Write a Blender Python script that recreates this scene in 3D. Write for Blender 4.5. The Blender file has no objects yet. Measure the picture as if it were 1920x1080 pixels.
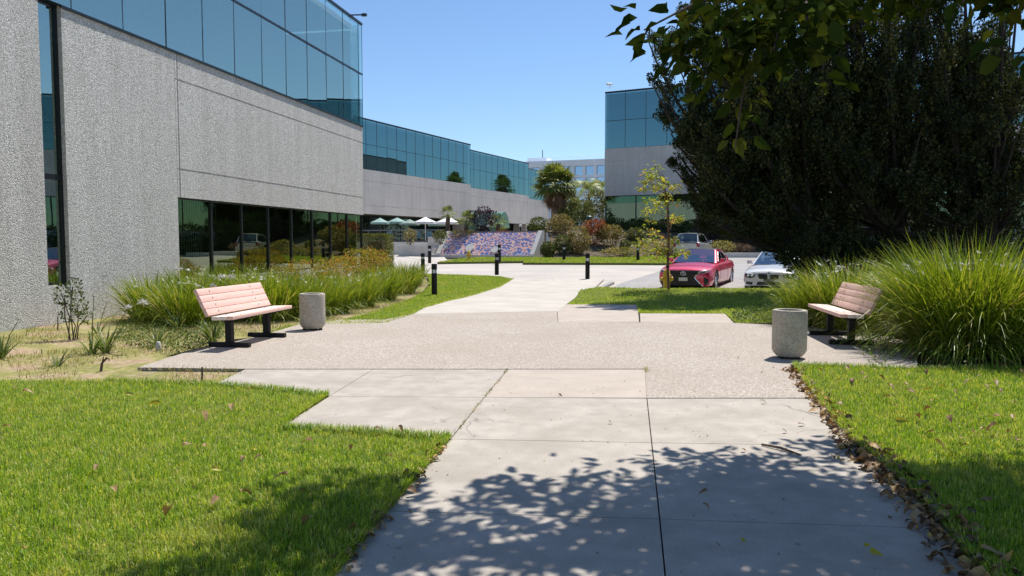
import bpy, bmesh, math, random
import numpy as np
from mathutils import Vector, Matrix
from mathutils.bvhtree import BVHTree
rnd = random.Random(11)
rng = np.random.default_rng(11)
SC = bpy.context.scene
COL = SC.collection
R = math.radians
F, H = 1390.0, 1.65
PITCH = math.atan(85 / F)
cP, sP = math.cos(PITCH), math.sin(PITCH)

# ---------------------------------------------------------------- terrain and measuring helpers
def gz(y):
    if y < 22: return 0.0
    return 0.033 * (min(y, 52) - 22)

def ray(px, py):
    a, b = (px - 960) / F, (540 - py) / F
    return Vector((a, cP + b * sP, -sP + b * cP))

def gp(px, py, dz=0.0):
    """where a line of sight meets the ground"""
    d = ray(px, py)
    t, prev = 0.3, 0.3
    while t < 160:
        if H + d.z * t - gz(d.y * t) - dz < 0: break
        prev = t; t += 0.25
    lo, hi = prev, t
    for _ in range(30):
        m = (lo + hi) / 2
        if H + d.z * m - gz(d.y * m) - dz < 0: hi = m
        else: lo = m
    return Vector((d.x * hi, d.y * hi, H + d.z * hi))

def wp(px, py, Y):
    d = ray(px, py); t = Y / d.y
    return Vector((d.x * t, Y, H + d.z * t))

# ---------------------------------------------------------------- scene-graph helpers
def link(o, parent=None):
    COL.objects.link(o)
    if parent is not None: o.parent = parent
    return o

def tag(o, label=None, cat=None, group=None, kind=None):
    if label: o['label'] = label
    if cat: o['category'] = cat
    if group: o['group'] = group
    if kind: o['kind'] = kind
    return o

def thing(name, label, cat, loc=(0, 0, 0), rz=0.0, group=None):
    o = bpy.data.objects.new(name, None)
    o.empty_display_size = 0.2
    o.location = loc; o.rotation_euler = (0, 0, rz)
    link(o)
    return tag(o, label, cat, group)

def kids(o): return [c for c in ALLKIDS.get(o.name, [])]
ALLKIDS = {}
def copy_tree(o, parent=None):
    c = o.copy(); link(c, parent)
    if parent is not None: ALLKIDS.setdefault(parent.name, []).append(c)
    for ch in kids(o): copy_tree(ch, c)
    return c

class MB:
    def __init__(s): s.v, s.f, s.mi = [], [], []
    def add(s, vs, fs, mi=0):
        o = len(s.v)
        s.v += [tuple(v) for v in vs]
        s.f += [tuple(i + o for i in f) for f in fs]
        s.mi += [mi] * len(fs)
        return s
    def box(s, x0, x1, y0, y1, z0, z1, mi=0):
        vs = [(x0, y0, z0), (x1, y0, z0), (x1, y1, z0), (x0, y1, z0), (x0, y0, z1), (x1, y0, z1), (x1, y1, z1), (x0, y1, z1)]
        return s.add(vs, [(0, 3, 2, 1), (4, 5, 6, 7), (0, 1, 5, 4), (1, 2, 6, 5), (2, 3, 7, 6), (3, 0, 4, 7)], mi)
    def bev(s, x0, x1, y0, y1, z0, z1, b=0.01, mi=0, mat=None):
        bm = bmesh.new()
        bmesh.ops.create_cube(bm, size=1)
        for v in bm.verts:
            v.co = ((x0 + x1) / 2 + v.co.x * (x1 - x0), (y0 + y1) / 2 + v.co.y * (y1 - y0), (z0 + z1) / 2 + v.co.z * (z1 - z0))
        bmesh.ops.bevel(bm, geom=bm.edges[:], offset=b, segments=2, affect='EDGES', profile=0.5)
        if mat is not None: bm.transform(mat)
        bm.verts.index_update()
        s.add([v.co for v in bm.verts], [[v.index for v in f.verts] for f in bm.faces], mi)
        bm.free(); return s
    def tube(s, pts, rad, n=8, cap=True, mi=0):
        pts = [Vector(p) for p in pts]
        if not hasattr(rad, '__len__'): rad = [rad] * len(pts)
        o = []
        up = Vector((0, 0, 1))
        fr = None
        for i, p in enumerate(pts):
            a = pts[max(i - 1, 0)]; b = pts[min(i + 1, len(pts) - 1)]
            t = (b - a).normalized()
            if fr is None:
                ref = up if abs(t.z) < 0.9 else Vector((1, 0, 0))
                x = t.cross(ref).normalized()
            else:
                x = (fr - t * fr.dot(t)).normalized()
            fr = x
            y = t.cross(x)
            o.append([p + (x * math.cos(2 * math.pi * k / n) + y * math.sin(2 * math.pi * k / n)) * rad[i] for k in range(n)])
        vs = [v for r in o for v in r]
        fs = []
        for i in range(len(o) - 1):
            for k in range(n):
                k2 = (k + 1) % n
                fs.append((i * n + k, i * n + k2, (i + 1) * n + k2, (i + 1) * n + k))
        if cap:
            fs.append(tuple(range(n))[::-1]); fs.append(tuple((len(o) - 1) * n + k for k in range(n)))
        return s.add(vs, fs, mi)
    def lathe(s, prof, n=32, c=(0, 0, 0), mi=0, axis='z', closed=False):
        vs, fs = [], []
        for (r, z) in prof:
            for k in range(n):
                a = 2 * math.pi * k / n
                p = (r * math.cos(a), r * math.sin(a), z)
                if axis == 'x': p = (p[2], p[0], p[1])
                if axis == 'y': p = (p[0], p[2], p[1])
                vs.append((p[0] + c[0], p[1] + c[1], p[2] + c[2]))
        m = len(prof)
        for i in range(m - 1):
            for k in range(n):
                k2 = (k + 1) % n
                fs.append((i * n + k, i * n + k2, (i + 1) * n + k2, (i + 1) * n + k))
        if not closed:
            fs.append(tuple(range(n))[::-1]); fs.append(tuple((m - 1) * n + k for k in range(n)))
        return s.add(vs, fs, mi)
    def prism(s, poly, axis, a, b, mi=0):
        """2-D polygon extruded from a to b along axis"""
        def P(u, v, w):
            return {'x': (w, u, v), 'y': (u, w, v), 'z': (u, v, w)}[axis]
        n = len(poly)
        vs = [P(u, v, a) for u, v in poly] + [P(u, v, b) for u, v in poly]
        fs = [tuple(range(n))[::-1], tuple(range(n, 2 * n))] + [(i, (i + 1) % n, n + (i + 1) % n, n + i) for i in range(n)]
        return s.add(vs, fs, mi)
    def build(s, name, mat, parent=None, smooth=False, fixn=True):
        me = bpy.data.meshes.new(name)
        me.from_pydata(s.v, [], s.f)
        if fixn:
            bm = bmesh.new(); bm.from_mesh(me)
            bmesh.ops.recalc_face_normals(bm, faces=bm.faces[:])
            bm.to_mesh(me); bm.free()
        ms = mat if isinstance(mat, (list, tuple)) else [mat]
        for m in ms: me.materials.append(m)
        if len(ms) > 1: me.polygons.foreach_set('material_index', s.mi)
        if smooth:
            me.polygons.foreach_set('use_smooth', [True] * len(me.polygons))
            if smooth != 'all':
                try: me.set_sharp_from_angle(angle=R(40))
                except Exception: pass
        me.update()
        o = bpy.data.objects.new(name, me)
        link(o, parent)
        if parent is not None: ALLKIDS.setdefault(parent.name, []).append(o)
        return o

def np_mesh(name, V, Fc, mat, parent=None, smooth=False):
    me = bpy.data.meshes.new(name)
    V = np.ascontiguousarray(V, dtype=np.float32); Fc = np.ascontiguousarray(Fc, dtype=np.int32)
    m, k = Fc.shape
    me.vertices.add(len(V)); me.vertices.foreach_set('co', V.ravel())
    me.loops.add(m * k); me.loops.foreach_set('vertex_index', Fc.ravel())
    me.polygons.add(m); me.polygons.foreach_set('loop_start', np.arange(0, m * k, k, dtype=np.int32))
    if smooth: me.polygons.foreach_set('use_smooth', np.ones(m, dtype=bool))
    me.update(calc_edges=True)
    me.materials.append(mat)
    o = bpy.data.objects.new(name, me)
    link(o, parent)
    if parent is not None: ALLKIDS.setdefault(parent.name, []).append(o)
    return o

def unit(a): return a / np.maximum(np.linalg.norm(a, axis=-1, keepdims=True), 1e-9)

def leaf_arrays(P, A, L, W, fold=0.15):
    """quad leaves: base points P, axes A, lengths L, half widths W"""
    n = len(P)
    rr = rng.normal(size=(n, 3)); A = unit(A)
    B = unit(np.cross(A, rr)); Cn = np.cross(A, B)
    L = np.broadcast_to(L, (n,))[:, None]; W = np.broadcast_to(W, (n,))[:, None]
    m = P + A * L * 0.5 + Cn * L * fold
    V = np.stack([P, m + B * W, P + A * L, m - B * W], 1).reshape(-1, 3)
    return V, np.arange(n * 4).reshape(n, 4)

def big_leaf_arrays(P, A, L, W, N=None, curl=0.12):
    """pointed leaves with a folded midrib, six triangles each"""
    n = len(P); A = unit(A)
    if N is None: N = rng.normal(size=(n, 3))
    B = unit(np.cross(A, N)); Cn = np.cross(B, A)
    L = np.broadcast_to(L, (n,))[:, None]; W = np.broadcast_to(W, (n,))[:, None]
    mid = P + A * L * 0.5 - Cn * L * curl * 0.3
    tip = P + A * L - Cn * L * curl * 1.6
    la = P + A * L * 0.27 + B * W * 0.92 + Cn * W * 0.45
    lb = P + A * L * 0.62 + B * W * 0.88 + Cn * W * 0.30 - Cn * L * curl * 0.5
    ra = P + A * L * 0.27 - B * W * 0.92 + Cn * W * 0.45
    rb = P + A * L * 0.62 - B * W * 0.88 + Cn * W * 0.30 - Cn * L * curl * 0.5
    V = np.stack([P, mid, tip, la, lb, ra, rb], 1).reshape(-1, 3)
    T = np.array([(0, 1, 3), (3, 1, 4), (4, 1, 2), (0, 5, 1), (5, 6, 1), (6, 2, 1)])
    return V, (T[None] + (np.arange(n) * 7)[:, None, None]).reshape(-1, 3)

def blade_arrays(P, phi, th0, bend, L, W, seg=5, twist=None):
    """arching strap leaves as strips"""
    n = len(P)
    hx = np.stack([np.cos(phi), np.sin(phi), np.zeros(n)], 1)
    side = np.stack([-np.sin(phi), np.cos(phi), np.zeros(n)], 1)
    if twist is not None:
        side = unit(side * np.cos(twist)[:, None] + hx * np.sin(twist)[:, None])
    pos = P.copy(); rows = []
    for i in range(seg + 1):
        s = i / seg
        w = W * (0.75 + 0.5 * s) * (1 - s ** 3) + 0.0006
        rows.append(np.stack([pos - side * w[:, None], pos + side * w[:, None]], 1))
        th = th0 + bend * (s + 0.5 / seg) ** 1.6
        d = hx * np.sin(th)[:, None]; d[:, 2] += np.cos(th)
        pos = pos + d * (L / seg)[:, None]
    V = np.stack(rows, 1)                       # n, seg+1, 2, 3
    base = (np.arange(n) * (seg + 1) * 2)[:, None, None]
    q = np.array([(2 * i, 2 * i + 1, 2 * i + 3, 2 * i + 2) for i in range(seg)])
    return V.reshape(-1, 3), (q[None] + base).reshape(-1, 4)

def in_poly(X, Y, poly):
    inside = np.zeros(len(X), bool)
    n = len(poly)
    for i in range(n):
        x1, y1 = poly[i][0], poly[i][1]; x2, y2 = poly[(i + 1) % n][0], poly[(i + 1) % n][1]
        c = ((y1 > Y) != (y2 > Y)) & (X < (x2 - x1) * (Y - y1) / ((y2 - y1) if abs(y2 - y1) > 1e-9 else 1e-9) + x1)
        inside ^= c
    return inside

# ---------------------------------------------------------------- materials
def new_mat(name):
    m = bpy.data.materials.new(name); m.use_nodes = True
    nt = m.node_tree
    return m, nt, nt.nodes['Principled BSDF'], nt.nodes['Material Output']
def c4(c): return (c[0], c[1], c[2], 1)
def ramp(nt, src, stops, interp='LINEAR'):
    r = nt.nodes.new('ShaderNodeValToRGB'); r.color_ramp.interpolation = interp
    e = r.color_ramp.elements
    while len(e) < len(stops): e.new(0.5)
    for i, (p, c) in enumerate(stops): e[i].position = p; e[i].color = c4(c)
    nt.links.new(src, r.inputs[0]); return r.outputs[0]
def coord(nt, world=True, scale=None):
    if world: s = nt.nodes.new('ShaderNodeNewGeometry').outputs['Position']
    else: s = nt.nodes.new('ShaderNodeTexCoord').outputs['Object']
    if scale:
        mp = nt.nodes.new('ShaderNodeMapping'); mp.inputs['Scale'].default_value = scale
        nt.links.new(s, mp.inputs[0]); s = mp.outputs[0]
    return s
def tnoise(nt, vec, scale, detail=5, rough=0.55):
    n = nt.nodes.new('ShaderNodeTexNoise'); n.inputs['Scale'].default_value = scale
    n.inputs['Detail'].default_value = detail; n.inputs['Roughness'].default_value = rough
    nt.links.new(vec, n.inputs['Vector']); return n.outputs[0]
def tvor(nt, vec, scale, feature='F1'):
    n = nt.nodes.new('ShaderNodeTexVoronoi'); n.feature = feature; n.inputs['Scale'].default_value = scale
    nt.links.new(vec, n.inputs['Vector']); return n
def mixc(nt, a, b, fac, mode='MIX'):
    m = nt.nodes.new('ShaderNodeMix'); m.data_type = 'RGBA'; m.blend_type = mode
    if hasattr(fac, 'node'): nt.links.new(fac, m.inputs[0])
    else: m.inputs[0].default_value = fac
    for s, v in ((6, a), (7, b)):
        if hasattr(v, 'node'): nt.links.new(v, m.inputs[s])
        else: m.inputs[s].default_value = c4(v)
    return m.outputs[2]
def bump(nt, bsdf, h, strength=0.3, dist=0.02):
    b = nt.nodes.new('ShaderNodeBump'); b.inputs['Strength'].default_value = strength; b.inputs['Distance'].default_value = dist
    nt.links.new(h, b.inputs['Height']); nt.links.new(b.outputs[0], bsdf.inputs['Normal'])
def noisy(name, c1, c2, scale=4, rough=0.8, bumpk=0.0, bdist=0.01, blot=None, bscale=0.5, bamt=0.5, world=True, stretch=None, metal=0, spec=0.4, detail=6, lo=0.35, hi=0.65, coat=0):
    m, nt, b, out = new_mat(name)
    v = coord(nt, world, stretch)
    n = tnoise(nt, v, scale, detail)
    col = ramp(nt, n, [(lo, c1), (hi, c2)])
    if blot:
        n2 = tnoise(nt, coord(nt, world), bscale, 4)
        f = ramp(nt, n2, [(0.42, (0, 0, 0)), (0.68, (bamt,) * 3)])
        col = mixc(nt, col, blot, f)
    nt.links.new(col, b.inputs['Base Color'])
    b.inputs['Roughness'].default_value = rough; b.inputs['Metallic'].default_value = metal
    b.inputs['Specular IOR Level'].default_value = spec
    b.inputs['Coat Weight'].default_value = coat
    if bumpk: bump(nt, b, n, bumpk, bdist)
    return m
def speckle(name, stops, scale, rough=0.9, bumpk=0.6, bdist=0.01, blot=None, bscale=0.4, bamt=0.4, world=True, scale2=None):
    m, nt, b, out = new_mat(name)
    v = coord(nt, world)
    vo = tvor(nt, v, scale)
    sep = nt.nodes.new('ShaderNodeSeparateColor'); nt.links.new(vo.outputs['Color'], sep.inputs[0])
    col = ramp(nt, sep.outputs[0], stops)
    if scale2:
        vo2 = tvor(nt, v, scale2)
        sep2 = nt.nodes.new('ShaderNodeSeparateColor'); nt.links.new(vo2.outputs['Color'], sep2.inputs[0])
        col = mixc(nt, col, ramp(nt, sep2.outputs[1], stops), 0.4)
    if blot:
        f = ramp(nt, tnoise(nt, v, bscale, 5), [(0.4, (0, 0, 0)), (0.7, (bamt,) * 3)])
        col = mixc(nt, col, blot, f)
    nt.links.new(col, b.inputs['Base Color']); b.inputs['Roughness'].default_value = rough
    b.inputs['Specular IOR Level'].default_value = 0.25
    inv = nt.nodes.new('ShaderNodeMath'); inv.operation = 'SUBTRACT'; inv.inputs[0].default_value = 1.0
    nt.links.new(vo.outputs['Distance'], inv.inputs[1])
    bump(nt, b, inv.outputs[0], bumpk, bdist)
    return m
def leafmat(name, stops, trans=0.35, rough=0.5, spec=0.3, tint=(1.5, 1.35, 0.55), clump=1.2, camt=0.5, patch=None):
    """leaf: colour varies leaf by leaf and in patches, light comes through"""
    m, nt, b, out = new_mat(name)
    g = nt.nodes.new('ShaderNodeNewGeometry')
    n = tnoise(nt, g.outputs['Position'], clump, 3)
    mx = nt.nodes.new('ShaderNodeMath'); mx.operation = 'MULTIPLY_ADD'
    nt.links.new(n, mx.inputs[0]); mx.inputs[1].default_value = camt * 2; mx.inputs[2].default_value = -camt
    ad = nt.nodes.new('ShaderNodeMath'); ad.operation = 'ADD'; ad.use_clamp = True
    nt.links.new(mx.outputs[0], ad.inputs[0]); nt.links.new(g.outputs['Random Per Island'], ad.inputs[1])
    col = ramp(nt, ad.outputs[0], stops)
    if patch:
        f = ramp(nt, tnoise(nt, g.outputs['Position'], patch[1], 5, .6), [(0.50, (0, 0, 0)), (0.70, (patch[2],) * 3)])
        col = mixc(nt, col, patch[0], f)
    nt.links.new(col, b.inputs['Base Color']); b.inputs['Roughness'].default_value = rough
    b.inputs['Specular IOR Level'].default_value = spec
    tr = nt.nodes.new('ShaderNodeBsdfTranslucent')
    tc = mixc(nt, col, tint, 1.0, 'MULTIPLY'); nt.links.new(tc, tr.inputs[0])
    ms = nt.nodes.new('ShaderNodeMixShader'); ms.inputs[0].default_value = trans
    nt.links.new(b.outputs[0], ms.inputs[1]); nt.links.new(tr.outputs[0], ms.inputs[2])
    nt.links.new(ms.outputs[0], out.inputs['Surface'])
    return m
def plain(name, c, rough=0.5, metal=0, spec=0.5, coat=0, var=0.12, scale=6):
    return noisy(name, tuple(x * (1 - var) for x in c), tuple(min(1, x * (1 + var)) for x in c), scale=scale, rough=rough, metal=metal, spec=spec, coat=coat, world=False)
def glassmat(name, refl, thru, fac=0.55, rough=0.0):
    """solar-control glazing: part mirror, part tinted see-through"""
    m, nt, b, out = new_mat(name)
    nt.nodes.remove(b)
    gl = nt.nodes.new('ShaderNodeBsdfGlossy'); gl.inputs[0].default_value = c4(refl); gl.inputs['Roughness'].default_value = rough
    tr = nt.nodes.new('ShaderNodeBsdfTransparent'); tr.inputs[0].default_value = c4(thru)
    fr = nt.nodes.new('ShaderNodeFresnel'); fr.inputs[0].default_value = 1.5
    mr = nt.nodes.new('ShaderNodeMapRange'); mr.inputs[1].default_value = 0.04; mr.inputs[2].default_value = 0.8
    mr.inputs[3].default_value = fac; mr.inputs[4].default_value = 1.0
    nt.links.new(fr.outputs[0], mr.inputs[0])
    n = tnoise(nt, coord(nt, True), 0.55, 2)
    bp = nt.nodes.new('ShaderNodeBump'); bp.inputs['Strength'].default_value = 0.012; bp.inputs['Distance'].default_value = 0.1
    nt.links.new(n, bp.inputs['Height']); nt.links.new(bp.outputs[0], gl.inputs['Normal'])
    ms = nt.nodes.new('ShaderNodeMixShader')
    nt.links.new(mr.outputs[0], ms.inputs[0]); nt.links.new(tr.outputs[0], ms.inputs[1]); nt.links.new(gl.outputs[0], ms.inputs[2])
    nt.links.new(ms.outputs[0], out.inputs['Surface'])
    return m

MT = {}
MT['agg_wall'] = speckle('exposed aggregate wall', [(0.05, (0.22, 0.21, 0.19)), (0.35, (0.47, 0.45, 0.42)), (0.7, (0.66, 0.635, 0.60)), (0.95, (0.84, 0.815, 0.78))], 44, bumpk=0.75, bdist=0.013, scale2=80, blot=(0.50, 0.47, 0.435), bscale=0.45, bamt=0.4)
MT['far_wall'] = noisy('sandblasted wall', (0.52, 0.49, 0.46), (0.60, 0.565, 0.53), scale=6, stretch=(0.8, 0.8, 1.2), rough=0.9, blot=(0.46, 0.44, 0.425), bscale=0.5, bamt=0.7)
MT['groove'] = noisy('weathered joint', (0.16, 0.155, 0.15), (0.22, 0.21, 0.2), scale=5)
MT['frame'] = plain('dark bronze aluminium', (0.018, 0.02, 0.022), rough=0.35, metal=0.3)
MT['blue_glass'] = glassmat('blue solar glass', (0.68, 0.82, 0.72), (0.70, 0.86, 0.86), 0.48)
MT['teal_glass'] = glassmat('teal solar glass', (0.185, 0.33, 0.355), (0.30, 0.46, 0.46), 0.66)
MT['green_glass'] = glassmat('dark green glass', (0.60, 0.67, 0.46), (0.62, 0.68, 0.48), 0.44)
MT['blind'] = plain('pale blind', (0.74, 0.74, 0.68), rough=0.8)
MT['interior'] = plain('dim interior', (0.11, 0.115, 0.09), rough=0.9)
MT['roof'] = noisy('roofing gravel', (0.3, 0.29, 0.27), (0.4, 0.38, 0.36), scale=8)
MT['concrete'] = noisy('sidewalk concrete', (0.37, 0.333, 0.288), (0.45, 0.405, 0.352), scale=5, rough=0.85, bumpk=0.2, bdist=0.004, blot=(0.315, 0.278, 0.235), bscale=1.3, bamt=0.7, detail=10, spec=0.3)
MT['path_concrete'] = noisy('bleached path concrete', (0.44, 0.40, 0.35), (0.53, 0.485, 0.43), scale=3, rough=0.85, stretch=(.4, 1.5, 1), blot=(0.40, 0.36, 0.31), bscale=0.9, bamt=0.6, detail=9)
MT['pink_concrete'] = noisy('newer concrete', (0.405, 0.345, 0.29), (0.47, 0.40, 0.34), scale=2.6, rough=0.85, bumpk=0.1, bdist=0.004, blot=(0.38, 0.33, 0.285), bscale=0.8, bamt=0.5, detail=10, spec=0.3)
MT['agg_floor'] = speckle('exposed aggregate paving', [(0.05, (0.20, 0.165, 0.14)), (0.4, (0.345, 0.295, 0.25)), (0.75, (0.45, 0.395, 0.34)), (0.97, (0.66, 0.59, 0.52))], 66, bumpk=0.5, bdist=0.006, scale2=110, blot=(0.33, 0.275, 0.22), bscale=0.6, bamt=0.55)
MT['road'] = noisy('driveway concrete', (0.40, 0.36, 0.32), (0.50, 0.455, 0.405), scale=1.5, stretch=(0.25, 1.2, 1), rough=0.85, blot=(0.38, 0.35, 0.33), bscale=0.4, bamt=0.6, detail=8)
MT['asphalt'] = noisy('old asphalt', (0.26, 0.25, 0.245), (0.34, 0.325, 0.315), scale=2.5, rough=0.9, blot=(0.38, 0.36, 0.34), bscale=0.4, bamt=0.5, detail=8)
MT['kerb'] = noisy('kerb concrete', (0.48, 0.46, 0.43), (0.56, 0.54, 0.51), scale=3, rough=0.9)
MT['soil'] = noisy('soil', (0.09, 0.06, 0.04), (0.16, 0.11, 0.075), scale=9, rough=1, bumpk=0.6, bdist=0.03)
MT['joint'] = noisy('joint dirt', (0.035, 0.03, 0.025), (0.07, 0.06, 0.045), scale=12, rough=1)
MT['turf'] = noisy('turf thatch', (0.075, 0.11, 0.018), (0.15, 0.17, 0.035), scale=7, rough=1, bumpk=0.7, bdist=0.03, blot=(0.17, 0.15, 0.06), bscale=0.8, bamt=0.4)
MT['ground'] = noisy('dry ground', (0.16, 0.13, 0.08), (0.24, 0.20, 0.12), scale=0.4, rough=1)
MT['bark'] = noisy('bark', (0.07, 0.05, 0.038), (0.15, 0.11, 0.085), scale=14, stretch=(1, 1, 0.25), rough=0.95, bumpk=0.7, bdist=0.02)
MT['black_paint'] = plain('black paint', (0.007, 0.007, 0.008), rough=0.55, spec=0.3)
MT['white_band'] = plain('pale lens', (0.62, 0.62, 0.60), rough=0.3)
MT['bin'] = speckle('cast concrete bin', [(0.05, (0.31, 0.27, 0.215)), (0.3, (0.44, 0.395, 0.32)), (0.9, (0.50, 0.455, 0.375))], 60, bumpk=0.25, bdist=0.004, blot=(0.36, 0.315, 0.245), bscale=5, bamt=0.6, world=False)
MT['pink_wood'] = noisy('pink painted planks', (0.74, 0.46, 0.38), (0.82, 0.545, 0.46), scale=5, stretch=(6, 0.6, 6), rough=0.6, world=False, bumpk=0.15, bdist=0.003, blot=(0.70, 0.46, 0.39), bscale=3, bamt=0.5)
MT['pale_wood'] = noisy('pale pink planks', (0.78, 0.62, 0.54), (0.86, 0.72, 0.64), scale=5, stretch=(6, 0.6, 6), rough=0.5, world=False, bumpk=0.15, bdist=0.003)  # paler than the back slats: sun glare and bleaching put into the colour
MT['bolt'] = plain('bolt', (0.12, 0.08, 0.07), rough=0.5, metal=0.6)
MT['white'] = plain('white', (0.78, 0.78, 0.75), rough=0.6)
MT['chrome'] = plain('chrome', (0.75, 0.75, 0.76), rough=0.12, metal=1.0, var=0.03)
MT['rubber'] = plain('rubber', (0.02, 0.02, 0.02), rough=0.8)
MT['yellow'] = plain('yellow paint', (0.68, 0.43, 0.03), rough=0.45)
MT['grass'] = leafmat('lawn blades', [(0.0, (0.11, 0.225, 0.02)), (0.45, (0.25, 0.40, 0.034)), (0.78, (0.40, 0.50, 0.06)), (1.0, (0.60, 0.56, 0.22))], trans=0.42, clump=5.5, camt=0.55, patch=((0.50, 0.48, 0.16), 0.9, 0.42), rough=0.45)
MT['strap'] = leafmat('strap leaves', [(0.0, (0.065, 0.12, 0.010)), (0.5, (0.19, 0.275, 0.020)), (0.88, (0.33, 0.39, 0.045)), (1.0, (0.48, 0.42, 0.15))], trans=0.30, clump=1.5, camt=0.35, rough=0.4)
MT['sea_glass'] = glassmat('sea green glass', (0.26, 0.38, 0.30), (0.14, 0.20, 0.15), 0.6)
MT['shop_glass'] = glassmat('dark shopfront glass', (0.14, 0.19, 0.18), (0.10, 0.13, 0.12), 0.35)
MT['rail'] = plain('grey painted steel', (0.13, 0.135, 0.14), rough=0.5)
MT['dark_bark'] = noisy('dark bark', (0.025, 0.02, 0.016), (0.06, 0.045, 0.035), scale=12, stretch=(1, 1, .25), rough=1)
MT['agap'] = leafmat('agapanthus leaves', [(0.0, (0.07, 0.12, 0.03)), (0.7, (0.15, 0.20, 0.06)), (1.0, (0.33, 0.30, 0.14))], trans=0.3)
MT['petal'] = leafmat('white petals', [(0.0, (0.70, 0.69, 0.62)), (1.0, (0.80, 0.80, 0.74))], trans=0.3, tint=(1, 1, 0.9))
MT['umbel'] = leafmat('faded flower heads', [(0.0, (0.45, 0.42, 0.36)), (0.6, (0.68, 0.65, 0.60)), (1.0, (0.8, 0.78, 0.76))], trans=0.2, tint=(1, 1, 1))
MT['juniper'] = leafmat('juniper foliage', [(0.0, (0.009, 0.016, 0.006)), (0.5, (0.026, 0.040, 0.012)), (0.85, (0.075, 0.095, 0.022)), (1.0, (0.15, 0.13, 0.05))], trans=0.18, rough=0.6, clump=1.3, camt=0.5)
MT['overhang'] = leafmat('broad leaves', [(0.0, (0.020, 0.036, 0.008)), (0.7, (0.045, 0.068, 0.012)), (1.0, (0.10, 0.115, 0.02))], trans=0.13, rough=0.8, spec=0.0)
MT['young'] = leafmat('young leaves', [(0.0, (0.16, 0.22, 0.03)), (0.55, (0.34, 0.41, 0.06)), (0.88, (0.56, 0.53, 0.11)), (1.0, (0.55, 0.28, 0.10))], trans=0.4, clump=2)
MT['shrub'] = leafmat('shrub leaves', [(0.0, (0.035, 0.06, 0.015)), (0.6, (0.08, 0.115, 0.025)), (1.0, (0.19, 0.20, 0.06))], trans=0.25)
MT['hedge'] = leafmat('clipped hedge leaves', [(0.0, (0.06, 0.085, 0.02)), (0.6, (0.13, 0.15, 0.04)), (1.0, (0.25, 0.24, 0.10))], trans=0.2, clump=3)
MT['orange_leaf'] = leafmat('orange tipped leaves', [(0.0, (0.13, 0.18, 0.025)), (0.5, (0.30, 0.30, 0.04)), (0.8, (0.50, 0.28, 0.05)), (1.0, (0.52, 0.19, 0.06))], trans=0.3, clump=1.6, camt=0.7)
MT['red_leaf'] = leafmat('red leaves', [(0.0, (0.10, 0.10, 0.03)), (0.5, (0.30, 0.09, 0.05)), (1.0, (0.42, 0.11, 0.07))], trans=0.25, clump=2)
MT['brown_leaf'] = leafmat('mottled leaves', [(0.0, (0.08, 0.105, 0.025)), (0.5, (0.23, 0.20, 0.065)), (1.0, (0.42, 0.28, 0.16))], trans=0.25, clump=1.6, camt=0.6)
MT['purple_leaf'] = leafmat('purple leaves', [(0.0, (0.02, 0.012, 0.018)), (1.0, (0.07, 0.035, 0.05))], trans=0.15, tint=(1.3, 0.7, 0.9))
MT['palm_leaf'] = leafmat('palm fronds', [(0.0, (0.09, 0.13, 0.03)), (0.6, (0.19, 0.24, 0.06)), (1.0, (0.33, 0.34, 0.12))], trans=0.25)
MT['palm_dead'] = leafmat('dead fronds', [(0.0, (0.16, 0.10, 0.06)), (1.0, (0.30, 0.20, 0.12))], trans=0.2, tint=(1, 0.9, 0.7))
MT['dry_leaf'] = leafmat('fallen leaves', [(0.0, (0.07, 0.042, 0.022)), (0.45, (0.22, 0.13, 0.06)), (0.8, (0.42, 0.27, 0.12)), (1.0, (0.52, 0.33, 0.08))], trans=0.15, tint=(1, 0.8, 0.5), clump=9, camt=0.5)
MT['yellow_leaf'] = leafmat('green fallen leaf', [(0.0, (0.22, 0.24, 0.05)), (1.0, (0.50, 0.42, 0.06))], trans=0.2)
MT['weed'] = leafmat('dry weeds', [(0.0, (0.12, 0.15, 0.035)), (0.5, (0.28, 0.26, 0.09)), (1.0, (0.46, 0.38, 0.19))], trans=0.3, clump=0.9, camt=0.8)
MT['cover'] = leafmat('ground cover leaves', [(0.0, (0.05, 0.10, 0.02)), (0.7, (0.14, 0.20, 0.05)), (1.0, (0.30, 0.33, 0.15))], trans=0.25)

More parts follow.
